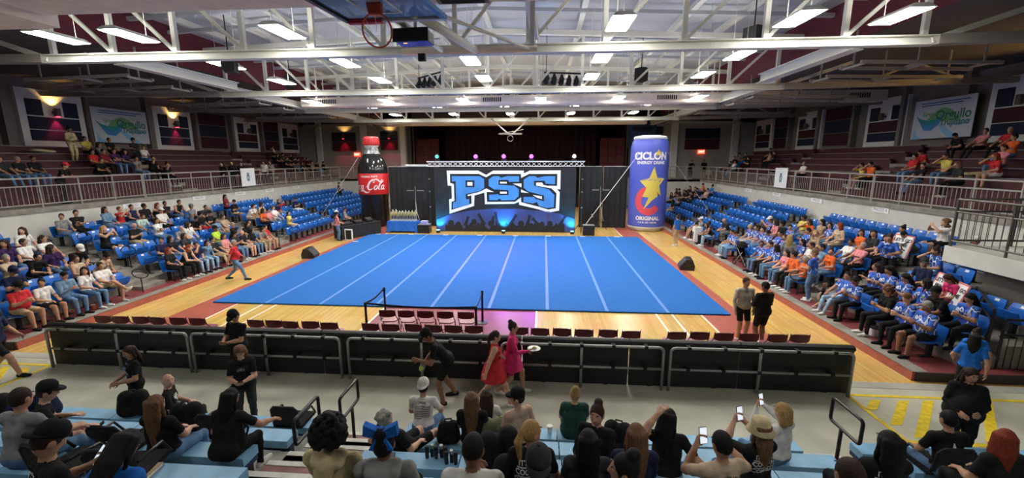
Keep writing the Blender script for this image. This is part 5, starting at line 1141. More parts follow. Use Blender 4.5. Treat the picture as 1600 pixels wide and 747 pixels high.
def jersey():
    if 'jersey' in MATS: return MATS['jersey']
    m = bpy.data.materials.new('blue_white_orange_jersey'); m.use_nodes = True; MATS['jersey'] = m; nt = m.node_tree; b = nt.nodes['Principled BSDF']; L = nt.links
    tc = nt.nodes.new('ShaderNodeTexCoord'); mp = nt.nodes.new('ShaderNodeMapping'); mp.inputs['Scale'].default_value = (4, 3, 2.0); mp.inputs['Rotation'].default_value = (.5, .4, .3)
    nz = nt.nodes.new('ShaderNodeTexNoise'); nz.inputs['Scale'].default_value = 1.6; nz.inputs['Detail'].default_value = 1
    r = nt.nodes.new('ShaderNodeValToRGB'); r.color_ramp.interpolation = 'CONSTANT'; e = r.color_ramp.elements; e[0].position = 0; e[0].color = (.75, .12, .03, 1); e[1].position = .33; e[1].color = (.02, .10, .48, 1)
    for p, c in ((.55, (.70, .74, .80, 1)), (.60, (.02, .06, .30, 1)), (.68, (.03, .14, .55, 1))): x = e.new(p); x.color = c
    L.new(tc.outputs['Object'], mp.inputs[0]); L.new(mp.outputs[0], nz.inputs['Vector']); L.new(nz.outputs['Fac'], r.inputs[0]); L.new(r.outputs[0], b.inputs['Base Color']); b.inputs['Roughness'].default_value = .7; return m
M_EYE = mat('eye_white', (.7, .68, .65), .3); M_IRIS = mat('dark_iris', (.015, .01, .008), .3); M_LIP = mat('lip_skin', (.35, .10, .09), .5)
def person(loc, rz, pose, label, top='black', bot='jeans', shoe='white', hair='short', hc='darkbrown', sk='m', fat=1.0, res=.021, fem=False, sleeve='short', legs='long', hat=None, hatc='black', scale=1.0, group=None):
    me, Hc, HM, N, sp = body_mesh(pose, fat, res, fem); t = thing('person', label, 'person', loc, rz, group); t.scale = (scale,)*3
    GRIP[t.name] = GRIPS[me.name]; o = inst('body', me, t); tm = jersey() if top == 'jersey' else cmat(top); S_ = skin(sk); bm = cmat(bot)
    mats = [S_, tm, tm if sleeve != 'none' else S_, tm if sleeve == 'long' else S_, bm, bm if legs == 'long' else S_, cmat(shoe), M_EYE, M_IRIS, M_LIP]
    for i, m_ in enumerate(mats): o.material_slots[i].link = 'OBJECT'; o.material_slots[i].material = m_
    X4 = Matrix.Identity(4)
    for a in range(3):
        for b in range(3): X4[a][b] = HM[a, b]
        X4[a][3] = Hc[a]
    if hair and hair != 'bald':
        h = inst('hair', hair_mesh(hair), t); h.matrix_local = X4; h.material_slots[0].link = 'OBJECT'; h.material_slots[0].material = hmat(hc)
    if hat: h = inst('hat', hat_mesh(hat), t); h.matrix_local = X4; h.material_slots[0].link = 'OBJECT'; h.material_slots[0].material = cmat(hatc)
    return t
PL = [
(0, -2.83, 'red khaki short hairblack m phone', 'shorts fat', 'black'), (0, -2.28, 'white charcoal short hairblack m lap', 'shorts', ''), (0, -1.73, 'denim jeans short hairblack m phone', 'long', ''),
(0, -1.18, 'white jeans long hairblack m turnr', 'f', ''), (0, -0.62, 'white cream short darkbrown m legcross', 'shorts', ''), (0, 1.77, 'black black long redhair m lap', 'f', ''),
(0, 2.33, 'black black bob redhair l elbows', 'f none', ''), (0, 2.88, 'navy sky short darkbrown m chin', '', ''), (0, 3.42, 'denim sky long darkbrown m chin', 'f long', ''),
(0, 3.98, 'black khaki short hairblack m back', '', ''), (0, 4.53, 'pink khaki long darkbrown m lap', 'f none', ''), (0, 5.08, 'charcoal jeans long hairblack m lap', 'f', ''),
(0, 5.62, 'black khaki bald x l lap', 'shorts', ''), (0, 6.18, 'black jeans long hairblack m turn', 'f', ''), (0, 6.72, 'grey khaki short darkbrown m elbows', '', ''),
(0, 7.28, 'red khaki short darkbrown m lap', 'shorts', ''), (1, -2.28, 'navy jeans short darkbrown m phone', '', 'navy'), (1, -0.62, 'beige black bun darkbrown m lap', 'f none', ''),
(1, -0.08, 'beige black bun hairblack m bowed', 'f none', ''), (1, 2.33, 'navy jeans short hairblack m lap', '', ''), (1, 2.88, 'black jeans long hairblack m lap', 'f', ''),
(1, 3.42, 'charcoal jeans long darkbrown m lap', 'f', ''), (1, 5.08, 'neon jeans short hairblack d lap', '', 'black'), (1, 6.18, 'black cream short greyhair m lap', 'shorts', ''),
(1, 6.72, 'black khaki long hairblack m elbows', 'f', ''), (1, 7.28, 'charcoal jeans long darkbrown m lap', 'f', ''), (1, 10.57, 'yellow khaki long darkbrown m lap', 'f', ''),
(2, -1.73, 'beige black short greyhair l lap', '', ''), (2, -1.18, 'black black short hairblack m elbows', '', ''), (2, -0.62, 'purple jeans long darkbrown m turn', 'f', ''),
(2, -0.08, 'black black short darkbrown m bowed', '', 'white'), (2, 3.98, 'grey jeans bald x l reach', '', ''), (2, 4.53, 'white jeans long darkbrown l lap', 'f', ''),
(2, 6.18, 'denim jeans long hairblack m lap', 'f', ''), (2, 6.72, 'tan khaki short darkbrown m lap', '', ''), (2, 9.47, 'orange black long darkbrown m lap', 'f', ''),
(2, 10.03, 'pink jeans short darkbrown m lap', '', ''), (2, 10.57, 'white jeans short lbrown l lap', '', ''), (3, -1.18, 'purple jeans long darkbrown m lap', 'f', ''),
(3, -0.62, 'white black short darkbrown m armout', '', ''), (3, -0.08, 'white jeans bob darkbrown m lap', 'f', ''), (3, 1.77, 'black black long blond l photo', 'f none shorts', ''),
(3, 2.88, 'black khaki bald x l phone', 'fat', ''), (3, 3.98, 'white jeans long darkbrown m lap', 'f', ''), (3, 5.62, 'black black short hairblack m bowed', '', ''),
(3, 6.18, 'black red short hairblack m lap', '', 'black'), (3, 6.72, 'black jeans short hairblack m lap', '', ''), (3, 9.47, 'white khaki short darkbrown m elbows', '', ''),
(3, 10.03, 'beige khaki long hairblack m lap', 'f', ''), (3, 10.57, 'beige khaki long darkbrown m turn', 'f', ''), (3, 11.68, 'navy jeans short darkbrown m bowed', '', ''),
(3, 12.22, 'red jeans short lbrown l photo', 'long', ''), (3, 13.88, 'navy white short darkbrown m phone', '', ''), (4, -0.08, 'white jeans long darkbrown l lap', 'f', ''),
(4, 3.98, 'mint jeans short darkbrown m reach', '', ''), (4, 5.08, 'white black short darkbrown m lap', '', 'white'), (4, 6.72, 'grey jeans short darkbrown m lap', '', 'grey'),
(4, 7.28, 'charcoal black short darkbrown m elbows', '', ''), (4, 9.47, 'black khaki short hairblack m lap', 'shorts', ''), (5, 1.77, 'grey jeans short darkbrown m lap', '', ''),
(5, 2.33, 'black black short hairblack m crossed', '', ''), (5, 3.42, 'denim jeans long darkbrown m lap', 'f long', ''), (5, 3.98, 'red jeans short lbrown l photo', '', ''),
(5, 4.53, 'navy jeans short darkbrown m lap', 'none fat', ''), (5, 5.08, 'black black short hairblack d lap', '', ''), (5, 5.62, 'black jeans long redhair l chin', 'f none fat', ''),
(5, 6.18, 'black black short hairblack d lap', '', ''), (5, 6.72, 'black jeans short darkbrown m reach', 'none', ''), (5, 10.03, 'maroon black long hairblack m lap', 'f', '')]
PR = [
(0, -2.83, 'jersey black short greyhair d phone', 'shorts fat', ''), (0, -2.28, 'jersey black short lbrown l phone', 'f', ''), (0, -1.73, 'black black curly brown m phone', 'f', ''),
(0, -0.62, 'jersey black short hairblack d phone', '', ''), (0, -0.08, 'jersey sky short hairblack m lap', '', ''), (0, 1.77, 'orange jeans short greyhair m lap', '', ''),
(0, 2.33, 'orange black short hairblack m lap', '', ''), (0, 2.88, 'pink jeans long darkbrown l lap', 'f', ''), (0, 3.42, 'jersey jeans long hairblack m lap', 'f', ''),
(0, 3.98, 'jersey black short hairblack m lap', '', ''), (0, 4.53, 'jersey jeans short hairblack d lap', '', ''), (0, 6.72, 'jersey jeans short darkbrown m lap', '', ''),
(0, 7.28, 'jersey sky short hairblack m lap', '', ''), (0, 9.47, 'black sky long darkbrown m elbows', 'f none', ''), (0, 10.03, 'brown black short darkbrown d lap', '', ''),
(0, 11.12, 'grey black short hairblack m lap', '', 'white'), (0, 11.68, 'black khaki long darkbrown m lap', 'f shorts', ''), (1, -2.83, 'jersey black long hairblack m phone', 'f', ''),
(1, -2.28, 'black black short hairblack d elbows', '', 'black'), (1, -1.73, 'jersey jeans long hairblack m turnr', 'f', ''), (1, -1.18, 'jersey black long hairblack m lap', 'f', ''),
(1, -0.62, 'jersey black long hairblack m phone', 'f', ''), (1, -0.08, 'jersey black long darkbrown m lap', 'f', ''), (1, 1.77, 'orange jeans bun darkbrown m turn', 'f', ''),
(1, 2.33, 'denim jeans short hairblack m lap', '', ''), (1, 2.88, 'white jeans short hairblack m lap', '', ''), (1, 3.42, 'jersey sky long hairblack m lap', 'f', ''),
(1, 3.98, 'jersey black short darkbrown m phone', '', ''), (1, 4.53, 'jersey jeans long darkbrown m lap', 'f', ''), (1, 5.08, 'jersey jeans short hairblack m lap', '', ''),
(1, 5.62, 'jersey jeans short hairblack d phone', '', ''), (1, 6.18, 'jersey jeans short darkbrown m lap', '', ''), (1, 6.72, 'jersey jeans short hairblack m turn', '', ''),
(1, 7.28, 'jersey white short blond l lap', '', ''), (1, 9.47, 'charcoal grey bald x m elbows', '', ''), (1, 18.98, 'black tan long hairblack m lap', 'f', ''),
(2, -1.73, 'hotpink maroon long darkbrown m bowed', 'f', ''), (2, -0.62, 'navy black short darkbrown m lap', '', 'charcoal'), (2, 1.77, 'pink black short greyhair m lap', '', ''),
(2, 2.33, 'white jeans short hairblack d lap', '', ''), (2, 3.98, 'tan khaki long blond l lap', 'f', ''), (2, 4.53, 'jersey jeans short hairblack m lap', '', ''),
(2, 5.62, 'jersey jeans short hairblack m turn', '', ''), (2, 6.18, 'black black short hairblack d lap', '', 'black'), (2, 6.72, 'pink jeans long darkbrown l lap', 'f', ''),
(2, 7.28, 'jersey jeans short darkbrown m photo', '', 'white'), (2, 20.08, 'charcoal black short darkbrown m lap', '', ''), (2, 22.28, 'black black long hairblack m lap', 'f', ''),
(3, -0.07, 'jersey jeans bun darkbrown m chin', 'f', ''), (3, 1.77, 'jersey black long hairblack m turn', 'f', ''), (3, 2.33, 'charcoal black long hairblack m turn', 'f', ''),
(3, 2.88, 'orange black bob darkbrown m turn', 'f', ''), (3, 3.98, 'beige beige bob redhair l lap', 'f', ''), (3, 4.53, 'jersey jeans long darkbrown m lap', 'f', ''),
(3, 5.08, 'tan black long hairblack m lap', 'f', ''), (3, 5.62, 'orange jeans long darkbrown m chin', 'f', ''), (3, 6.18, 'yellow jeans short hairblack d lap', '', ''),
(3, 20.08, 'black black long hairblack m lap', 'f', ''), (3, 21.18, 'black black long hairblack m lap', 'f', ''), (3, 21.73, 'black black long hairblack m lap', 'f', ''),
(3, 22.83, 'black tan short hairblack m lap', '', ''), (3, 23.93, 'black black long darkbrown m lap', 'f', ''), (4, -0.07, 'jersey jeans short darkbrown m lap', '', 'white'),
(4, 1.77, 'olive olive short hairblack m bowed', '', ''), (4, 2.33, 'white black bun hairblack m lap', 'f', ''), (4, 19.53, 'beige black short darkbrown m lap', '', ''),
(4, 21.18, 'black black short hairblack m lap', '', ''), (4, 21.73, 'black white long hairblack m lap', 'f', ''), (4, 22.83, 'black black long darkbrown m lap', 'f', ''),
(4, 23.38, 'charcoal black short hairblack m lap', '', ''), (5, 1.77, 'white black curly lbrown l photo', 'f shorts', ''), (5, 20.62, 'blue black bun hairblack m lap', 'f', ''),
(5, 22.28, 'orange black short darkbrown m lap', '', '')]
PUL = [
(0, 8.98, 'black black bun darkbrown m chin', 'f', ''), (0, 22.13, 'black black long hairblack m lap', 'f', ''), (0, 23.5, 'grey black short hairblack m lap', '', ''),
(0, 24.36, 'black jeans short darkbrown m lap', '', ''), (0, 25.31, 'black black short hairblack m lap', '', ''), (1, 2.61, 'charcoal jeans short darkbrown m lap', '', ''),
(1, 3.13, 'black jeans short greyhair m lap', '', ''), (1, 3.65, 'black jeans short hairblack d lap', '', ''), (1, 6.08, 'black black short darkbrown m elbows', '', ''),
(1, 8.12, 'grey jeans short darkbrown m lap', '', ''), (1, 8.9, 'black black short darkbrown m chin', '', ''), (1, 21.02, 'black black short darkbrown m lap', '', ''),
(1, 22.07, 'black jeans short hairblack m lap', '', ''), (1, 22.76, 'charcoal black short hairblack m lap', '', ''), (1, 24.02, 'black black short hairblack m lap', '', ''),
(2, 6.62, 'red black long hairblack m lap', 'f', ''), (2, 7.14, 'maroon black short hairblack m lap', '', ''), (2, 7.66, 'purple jeans short hairblack m lap', '', ''),
(2, 8.18, 'purple jeans long hairblack m lap', 'f', ''), (2, 20.92, 'black black long hairblack m lap', 'f', ''), (2, 21.55, 'charcoal black short hairblack m lap', '', ''),
(2, 22.68, 'black black long hairblack m lap', 'f', ''), (3, 7.69, 'grey pink long darkbrown m lap', 'f', ''), (3, 9.93, 'white jeans short hairblack m lap', '', ''),
(3, 21.34, 'black black short hairblack m lap', '', ''), (4, 7.57, 'yellow black short hairblack m lap', '', ''), (4, 8.77, 'black black short darkbrown m lap', '', ''),
(4, 10.1, 'charcoal jeans short hairblack m lap', '', 'black'), (4, 22.42, 'white black short hairblack m lap', '', '')]
PUR = [
(0, 4.23, 'charcoal black bob brown m chin', 'f', ''), (0, 5.92, 'black jeans short darkbrown m lap', '', ''), (0, 8.38, 'orange black short hairblack m chin', '', ''),
(0, 8.9, 'yellow khaki short hairblack m chin', 'shorts', ''), (0, 13.59, 'white black short greyhair m lap', '', ''), (0, 22.85, 'white jeans short hairblack m lap', '', ''),
(0, 23.51, 'charcoal black short hairblack m lap', '', ''), (1, 3.68, 'red white long redhair m chin', 'f shorts', ''), (1, 5.54, 'yellow jeans short darkbrown m chin', '', ''),
(1, 7.11, 'red jeans short hairblack m lap', '', ''), (1, 21.83, 'black black long hairblack m lap', 'f', ''), (1, 24.26, 'black black short hairblack m lap', '', ''),
(2, 4.31, 'pink jeans short darkbrown m lap', '', ''), (2, 7.29, 'red white short hairblack m bowed', 'shorts', ''), (2, 19.68, 'black black short hairblack m lap', '', ''),
(2, 20.2, 'tan black short hairblack m lap', '', ''), (2, 24.16, 'charcoal blue short hairblack m lap', '', ''), (2, 24.9, 'grey black short hairblack m lap', '', ''),
(3, 4.73, 'orange jeans short hairblack m lap', '', ''), (3, 21.59, 'charcoal black short hairblack m lap', '', ''), (4, 5.67, 'red black short greyhair m lap', '', ''),
(4, 6.61, 'pink black short darkbrown m lap', '', ''), (4, 7.37, 'black black short hairblack m bowed', '', '')]
from mathutils.bvhtree import BVHTree
SECTS = {}
def nice(n): return {'hotpink': 'pink', 'neon': 'neon yellow', 'sky': 'pale blue', 'denim': 'denim', 'jersey': 'blue', 'green': 'dark green', 'hoodie': 'beige', 'greyhood': 'grey', 'charcoal': 'dark grey', 'mint': 'pale'}.get(n, n)
def garment(top): return 'jersey' if top == 'jersey' else 'top'
def bottoms(b, f): return ('jeans' if b in ('jeans', 'denim', 'sky') else nice(b)+(' shorts' if 'shorts' in f else ' trousers'))
def seat_people(lst, s, upper):
    nm = 'left' if s < 0 else 'right'; cnt = {}; rr = random.Random(11 if upper else 5)
    for (k, y, spec, f, cap) in lst:
        f = f.split()
        cnt[k] = cnt.get(k, 0)+1; top, bot, hair, hc, sk, pose = spec.split()
        if upper: x = s*(17.3+.68*k+.40); z = 2.9+.33*(k+1)-.018
        else:
            q = seat_of(s, k, y); OCC.add(q[:4]); x = s*(ROWX[k]+.02); z = ROWZ[k]+.001; y = q[4]
        dist = math.hypot(x-2.6, y+12.4); res = .017 if dist < 16 else (.021 if dist < 24 else .026)
        if pose == 'lap': pose = rr.choice(['lap', 'lap', 'crossed', 'back', 'turn', 'phone', 'turnr'])
        lab = 'person in %s %s and %s, %s along %s row of %s %s stand' % (nice(top), garment(top), bottoms(bot, f), ordn(cnt[k]), ordn(k+1), nm, 'upper' if upper else 'lower')
        person((x, y, z), s*PI/2+rr.uniform(-.15, .15), pose, lab, top, bot, 'white' if rr.random() < .6 else 'black', hair, hc if hc != 'x' else 'darkbrown', sk, 1.22 if 'fat' in f else 1.0, res, 'f' in f, 'none' if 'none' in f else ('long' if 'long' in f else 'short'), 'short' if 'shorts' in f else 'long', 'cap' if cap else None, cap or 'black', rr.uniform(.95, 1.03), 'spectators in the %s %s stand' % (nm, 'upper' if upper else 'lower'))
seat_people(PL, -1, 0); seat_people(PR, 1, 0); seat_people(PUL, -1, 1); seat_people(PUR, 1, 1)
build_seats()
# ---- standing people round the hall
person((-20.17, 6.7, 2.9+.33*5-.018), -PI/2, 'hold', 'person in a long cream robe standing high in the left upper stand', 'cream', 'cream', 'black', 'bun', 'hairblack', 'd', 1.15, .02, True, 'long')
for i, (x, y) in enumerate(((-16.75, 11.9), (-16.75, 12.7), (-16.75, 13.5))): person((x, y, 2.901), PI+.3*i, ('walk', 'stand', 'walk')[i], 'person in black walking behind the left railing beside the crest flag, %s from the camera' % ordn(i+1), 'black', 'black', 'black', 'long', 'hairblack', 'l', res=.022, fem=True, sleeve='long')
person((-16.8, 3.2, 2.901), -PI/2+.4, 'leanrail', 'person in black with a red cap leaning behind the left railing', 'black', 'charcoal', 'black', 'short', 'hairblack', 'm', res=.018, hat='cap', hatc='red')
for i, y in enumerate((15.8, 16.5)): person((-16.8, y, 2.901), PI, 'stand', 'person in %s standing behind the left railing near the bottle' % ('grey' if i else 'white'), 'grey' if i else 'white', 'black', 'black', 'long', 'hairblack', 'm', res=.024, fem=True)
person((15.3, 25.75, 2.901), PI+.2, 'leanrail', 'person in black leaning on the right back balcony railing', 'black', 'black', 'white', 'short', 'hairblack', 'd', res=.022); person((16.7, 26.4, 2.901), PI, 'stand', 'person in black standing upright on the right back balcony', 'black', 'black', 'white', 'short', 'hairblack', 'd', res=.022, legs='short')
person((-14.3, 21.4, ROWZ[4]+.002), PI*.8, 'walk', 'person in navy walking along a far row of the left lower stand', 'navy', 'black', 'white', 'short', 'hairblack', 'm', res=.022, sleeve='none', legs='short')
person((-9.62, 11.35, .001), -.8, 'stand', 'person in a dark numbered jersey standing at the sound table', 'navy', 'jeans', 'white', 'short', 'hairblack', 'm', res=.02, hat='cap', hatc='white')
person((-9.3, 10.75, .001), -.9, 'hold', 'person in a peach shirt and jeans at the sound table', 'pink', 'jeans', 'black', 'short', 'hairblack', 'm', res=.018); person((-9.85, 12.9, .001), -1.3, 'hold', 'person in grey behind the sound table', 'grey', 'black', 'black', 'short', 'darkbrown', 'm', res=.02)
person((-9.35, 2.6, .001), PI*1.62, 'walk', 'person in a red polo and jeans walking across the court', 'red', 'jeans', 'black', 'short', 'greyhair', 'm', 1.12, .014)
person((7.72, -1.75, .004), PI+.1, 'stand', 'person in a beige hooded sweatshirt and black shorts facing the camera', 'hoodie', 'black', 'white', 'short', 'darkbrown', 'm', 1.05, .013, sleeve='long', legs='short')
person((8.02, -2.12, .004), .25, 'hold', 'person in black seen from behind beside the beige sweatshirt', 'black', 'black', 'white', 'short', 'hairblack', 'd', 1.15, .013, sleeve='long', legs='short')
person((9.78, 10.5, .001), .5, 'stand', 'person in a blue vest and khaki trousers standing by the can', 'blue', 'khaki', 'white', 'bun', 'darkbrown', 'm', res=.018, fem=True)
person((13.45, 1.3, ROWZ[2]+.002), PI/2+.6, 'leanrail', 'person in a blue jersey standing in the right aisle with hair bun', 'jersey', 'black', 'black', 'bun', 'darkbrown', 'm', 1.1, .017, fem=True)
person((11.0, .95, .201), PI/2-.9, 'hold', 'person in a blue jersey standing at the foot of the right aisle', 'jersey', 'jeans', 'white', 'short', 'lbrown', 'm', res=.017, fem=True)
person((11.7, 3.6, ROWZ[0]+.002), -.6, 'stand', 'person with long blond hair in grey standing among the right seats', 'grey', 'jeans', 'white', 'long', 'blond', 'l', res=.018, fem=True, sleeve='long')
person((10.85, .15, .201), -2.2, 'walk', 'toddler in a black outfit standing at the edge of the right stand', 'black', 'black', 'white', 'bob', 'lbrown', 'l', res=.02, legs='short', scale=.52)
person((11.15, -3.95, .001), -.4, 'walk', 'child in a blue shirt walking off at the right edge', 'blue', 'sky', 'white', 'bun', 'darkbrown', 'm', res=.015, fem=True, legs='short', scale=.82)
person((10.72, -4.35, .001), -.7, 'walk', 'child in a blue shirt and black shorts running at the right', 'blue', 'black', 'white', 'long', 'hairblack', 'm', res=.015, fem=True, legs='short', scale=.86)
# ---- people on the walkway
def near(*a, **k): k.setdefault('res', .0125); return person(*a, **k)
F1 = near((-4.45, -6.2, .001), PI-.5, 'hold', 'person in a black shirt with blue print standing left on the walkway', 'black', 'black', 'black', 'long', 'darkbrown', 'm', fem=True, scale=.9)
F4 = near((-2.5, -6.15, .001), PI+.5, 'standphone', 'person in a black shirt looking down at a phone beside the benches', 'black', 'charcoal', 'black', 'long', 'lbrown', 'l', 1.1, fem=True, scale=.93)
F37 = near((-3.62, -4.78, .001), PI-.2, 'standphone', 'person in a black shirt with cap reading a phone at the barrier', 'black', 'black', 'black', 'short', 'hairblack', 'm', 1.08, hat='cap', scale=.98)
near((-9.05, -4.85, .001), -1.2, 'walk', 'person in dark shorts leaving at the left edge of the walkway', 'navy', 'black', 'black', 'short', 'hairblack', 'm', legs='short')
F34 = near((.78, -5.05, .001), PI*.62, 'bend', 'person in black bending at the pipe railing with a can', 'black', 'black', 'black', 'short', 'hairblack', 'd', 1.05, legs='short', hat='cap')
F35 = near((1.68, -5.1, .001), -PI/2+.1, 'walk', 'person in a bright red dress walking past the barrier', 'red', 'red', 'white', 'pony', 'darkbrown', 'l', fem=True, sleeve='none', legs='short', scale=.93)
F36 = near((1.98, -4.72, .001), -PI/2, 'plate', 'person in a pink ruffled dress carrying a white plate', 'hotpink', 'hotpink', 'white', 'bun', 'darkbrown', 'm', fem=True, sleeve='long', legs='short', scale=.94)
near((8.95, -6.15, .001), PI-.5, 'hold', 'large person in black with sunglasses on the head standing at the right', 'black', 'black', 'black', 'long', 'darkbrown', 'm', 1.55, fem=True, sleeve='long', scale=.94)
def skirt(t, col, z0, z1, r0, r1):
    m = MB(); n = 28; prof = [(r0, z0), (r0*1.12, z0-.06), (r0+(r1-r0)*.6, (z0+z1)/2), (r1, z1)]; m.lathe(prof, n, cap=False)
    m.v = [(x*(1+.04*math.sin(9*math.atan2(y, x))*(z0-z)/(z0-z1)), y*.9*(1+.04*math.sin(9*math.atan2(y, x))*(z0-z)/(z0-z1)), z) for x, y, z in m.v]; m.build('skirt', cmat(col), t, smooth=True)
skirt(F35, 'red', 1.02, .60, .15, .30); skirt(F36, 'hotpink', 1.02, .62, .15, .28)
# ---- people on the front benches
def bench(k, x, pose, label, dy=0.0, rz=0.0, **kw):
    kw.setdefault('res', .0125); kw.setdefault('scale', .95); kw.setdefault('group', 'spectators on the front benches')
    return person((x, BY0-DY*k+dy, BZ0+DZ*k-.445*kw['scale']), rz, pose, label, **kw)
FR = {}
FR[2] = bench(0, -3.44, 'turnr', 'bald person in a black printed shirt sitting sideways on the front bench', rz=-1.0, top='black', bot='charcoal', hair='bald', sk='l', fat=1.1, dy=-0.1)
FR[3] = bench(2, -1.83, 'lap', 'person with long brown hair and black shirt on the left benches', top='black', bot='jeans', hair='straight', hc='lbrown', fem=True, sk='l', fat=1.1, dy=-0.17)
FR[5] = bench(2, -1.12, 'reach', 'person with long black hair and black shirt near the left handrail', top='black', bot='black', hair='straight', hc='hairblack', fem=True, sk='m', dy=-0.14)
FR[6] = bench(2, -3.6, 'reach', 'person in a black cap and black shirt leaning forward on the left', rz=-.7, top='black', bot='black', hair='short', hc='darkbrown', sk='l', legs='short', hat='cap', fat=1.15, dy=-0.13)
FR[7] = bench(4, -1.08, 'phone', 'person in a black shirt with lettering at the lower left corner', top='black', bot='jeans', hair='short', hc='darkbrown', sk='m', hat='capback', rz=-.4, dy=-0.2)
FR[8] = bench(4, -0.58, 'bowed', 'person with dark hair bowed over a phone at the lower left', top='blue', bot='jeans', hair='long', hc='hairblack', sk='m', fem=True, dy=-0.36)
FR[9] = bench(3, -2.75, 'kneesup', 'person in jeans at the left edge of the picture', top='grey', bot='jeans', hair='short', hc='darkbrown', sk='m')
FR[10] = bench(4, 1.0, 'lap', 'person with a black afro in a cream hooded sweatshirt', top='cream', bot='black', hair='afro', hc='hairblack', sk='d', sleeve='long', dy=0.1)
FR[11] = bench(4, 1.44, 'lap', 'person in a grey hooded sweatshirt with a blue hair bow', top='greyhood', bot='black', hair='bun', hc='hairblack', sk='d', sleeve='long', rz=.1, dy=0.02)
FR[12] = bench(1, 0.78, 'recline', 'grey haired person in black reclining across the benches', top='black', bot='black', hair='grey', hc='greyhair', sk='l', legs='short', rz=-.5, fat=1.1, dy=-0.2)
FR[13] = bench(0, 0.75, 'kneesup', 'person in a white cap and white printed shirt on the front bench', top='white', bot='jeans', hair='short', hc='hairblack', sk='m', hat='capback', hatc='white', shoe='black', dy=-0.07)
FR[14] = bench(1, 1.67, 'lap', 'person with very long straight brown hair and white trousers', top='black', bot='white', hair='straight', hc='lbrown', fem=True, sk='m', dy=-0.05)
FR[15] = bench(0, 1.76, 'back', 'person with dark hair in white beside the long straight hair', top='white', bot='khaki', hair='long', hc='darkbrown', fem=True, sk='m', dy=-0.08)
FR[16] = bench(4, 2.1, 'phone', 'person with cropped black hair in a white shirt at bottom centre', top='white', bot='jeans', hair='short', hc='hairblack', sk='d', dy=-0.08)
FR[17] = bench(1, 2.29, 'turn', 'person in beige with a black cap turned to the left', top='beige', bot='black', hair='short', hc='darkbrown', fem=True, sk='l', hat='cap', sleeve='none', rz=.6, dy=0.0)
FR[18] = bench(3, 2.5, 'turnr', 'person with a blond ponytail and glasses in a black shirt', top='black', bot='black', hair='pony', hc='blond', fem=True, sk='l', fat=1.1, dy=-0.12)
FR[19] = bench(4, 2.57, 'lap', 'person in a dark cap worn backwards at bottom centre', top='black', bot='black', hair='short', hc='hairblack', sk='m', hat='capback', hatc='charcoal', dy=-0.13)
FR[20] = bench(0, 3.09, 'lap', 'large person in dark green with a curly blond bun on the front bench', top='green', bot='green', hair='bun', hc='blond', fem=True, sk='l', fat=1.38, dy=0.0)
FR[21] = bench(2, 3.19, 'lap', 'smiling person in a black jacket looking back at the camera', top='black', bot='black', hair='bun', hc='darkbrown', fem=True, sk='l', sleeve='long', rz=2.75, dy=-0.03)
FR[22] = bench(3, 2.99, 'lap', 'person with long dark hair right of the blond ponytail', top='charcoal', bot='sky', hair='straight', hc='hairblack', fem=True, sk='m', dy=-0.16)
FR[23] = bench(3, 3.42, 'lap', 'person with long brown hair and a blue sleeve', top='navy', bot='blue', hair='straight', hc='lbrown', fem=True, sk='l', sleeve='long', dy=-0.05)
FR[24] = bench(4, 3.16, 'turn', 'person in a black headband at the bottom edge right of centre', top='black', bot='black', hair='bun', hc='hairblack', fem=True, sk='m', rz=.5, dy=-0.17)
FR[25] = bench(2, 3.94, 'handhead', 'person in a black shirt and jeans holding the long black hair', top='black', bot='sky', hair='long', hc='hairblack', fem=True, sk='l', rz=-.2, dy=-0.12)
FR[26] = bench(3, 4.15, 'benchphone', 'person in a beige lettered shirt holding a bright phone', top='beige', bot='jeans', hair='short', hc='hairblack', sk='m', rz=.25, dy=-0.2)
FR[27] = bench(2, 4.85, 'photo', 'person in a white bucket hat and black lettered shirt', top='black', bot='jeans', hair='long', hc='lbrown', fem=True, sk='l', hat='bucket', hatc='cream', rz=.35, dy=-0.18)
FR[28] = bench(1, 5.61, 'photo', 'person with bobbed blond hair in a white sweater', top='white', bot='jeans', hair='bob', hc='blond', fem=True, sk='l', sleeve='long', rz=.5, dy=-0.05)
FR[29] = bench(3, 5.55, 'lap', 'person with long black hair in a black lettered shirt at the lower right', top='black', bot='black', hair='straight', hc='hairblack', fem=True, sk='m', fat=1.1, dy=0.0)
FR[30] = bench(4, 4.6, 'lap', 'person with dark hair barely showing at the bottom edge', top='black', bot='black', hair='short', hc='darkbrown', sk='m', dy=-0.06)
FR[31] = bench(1, 7.53, 'kneesup', 'child in a black numbered shirt behind the right handrail', top='black', bot='jeans', hair='short', hc='hairblack', sk='m', dy=-0.15)
FR[33] = bench(2, 7.2, 'turnr', 'person with red hair in black at the lower right corner', top='black', bot='black', hair='long', hc='redhair', fem=True, sk='m', fat=1.2, dy=-0.2)
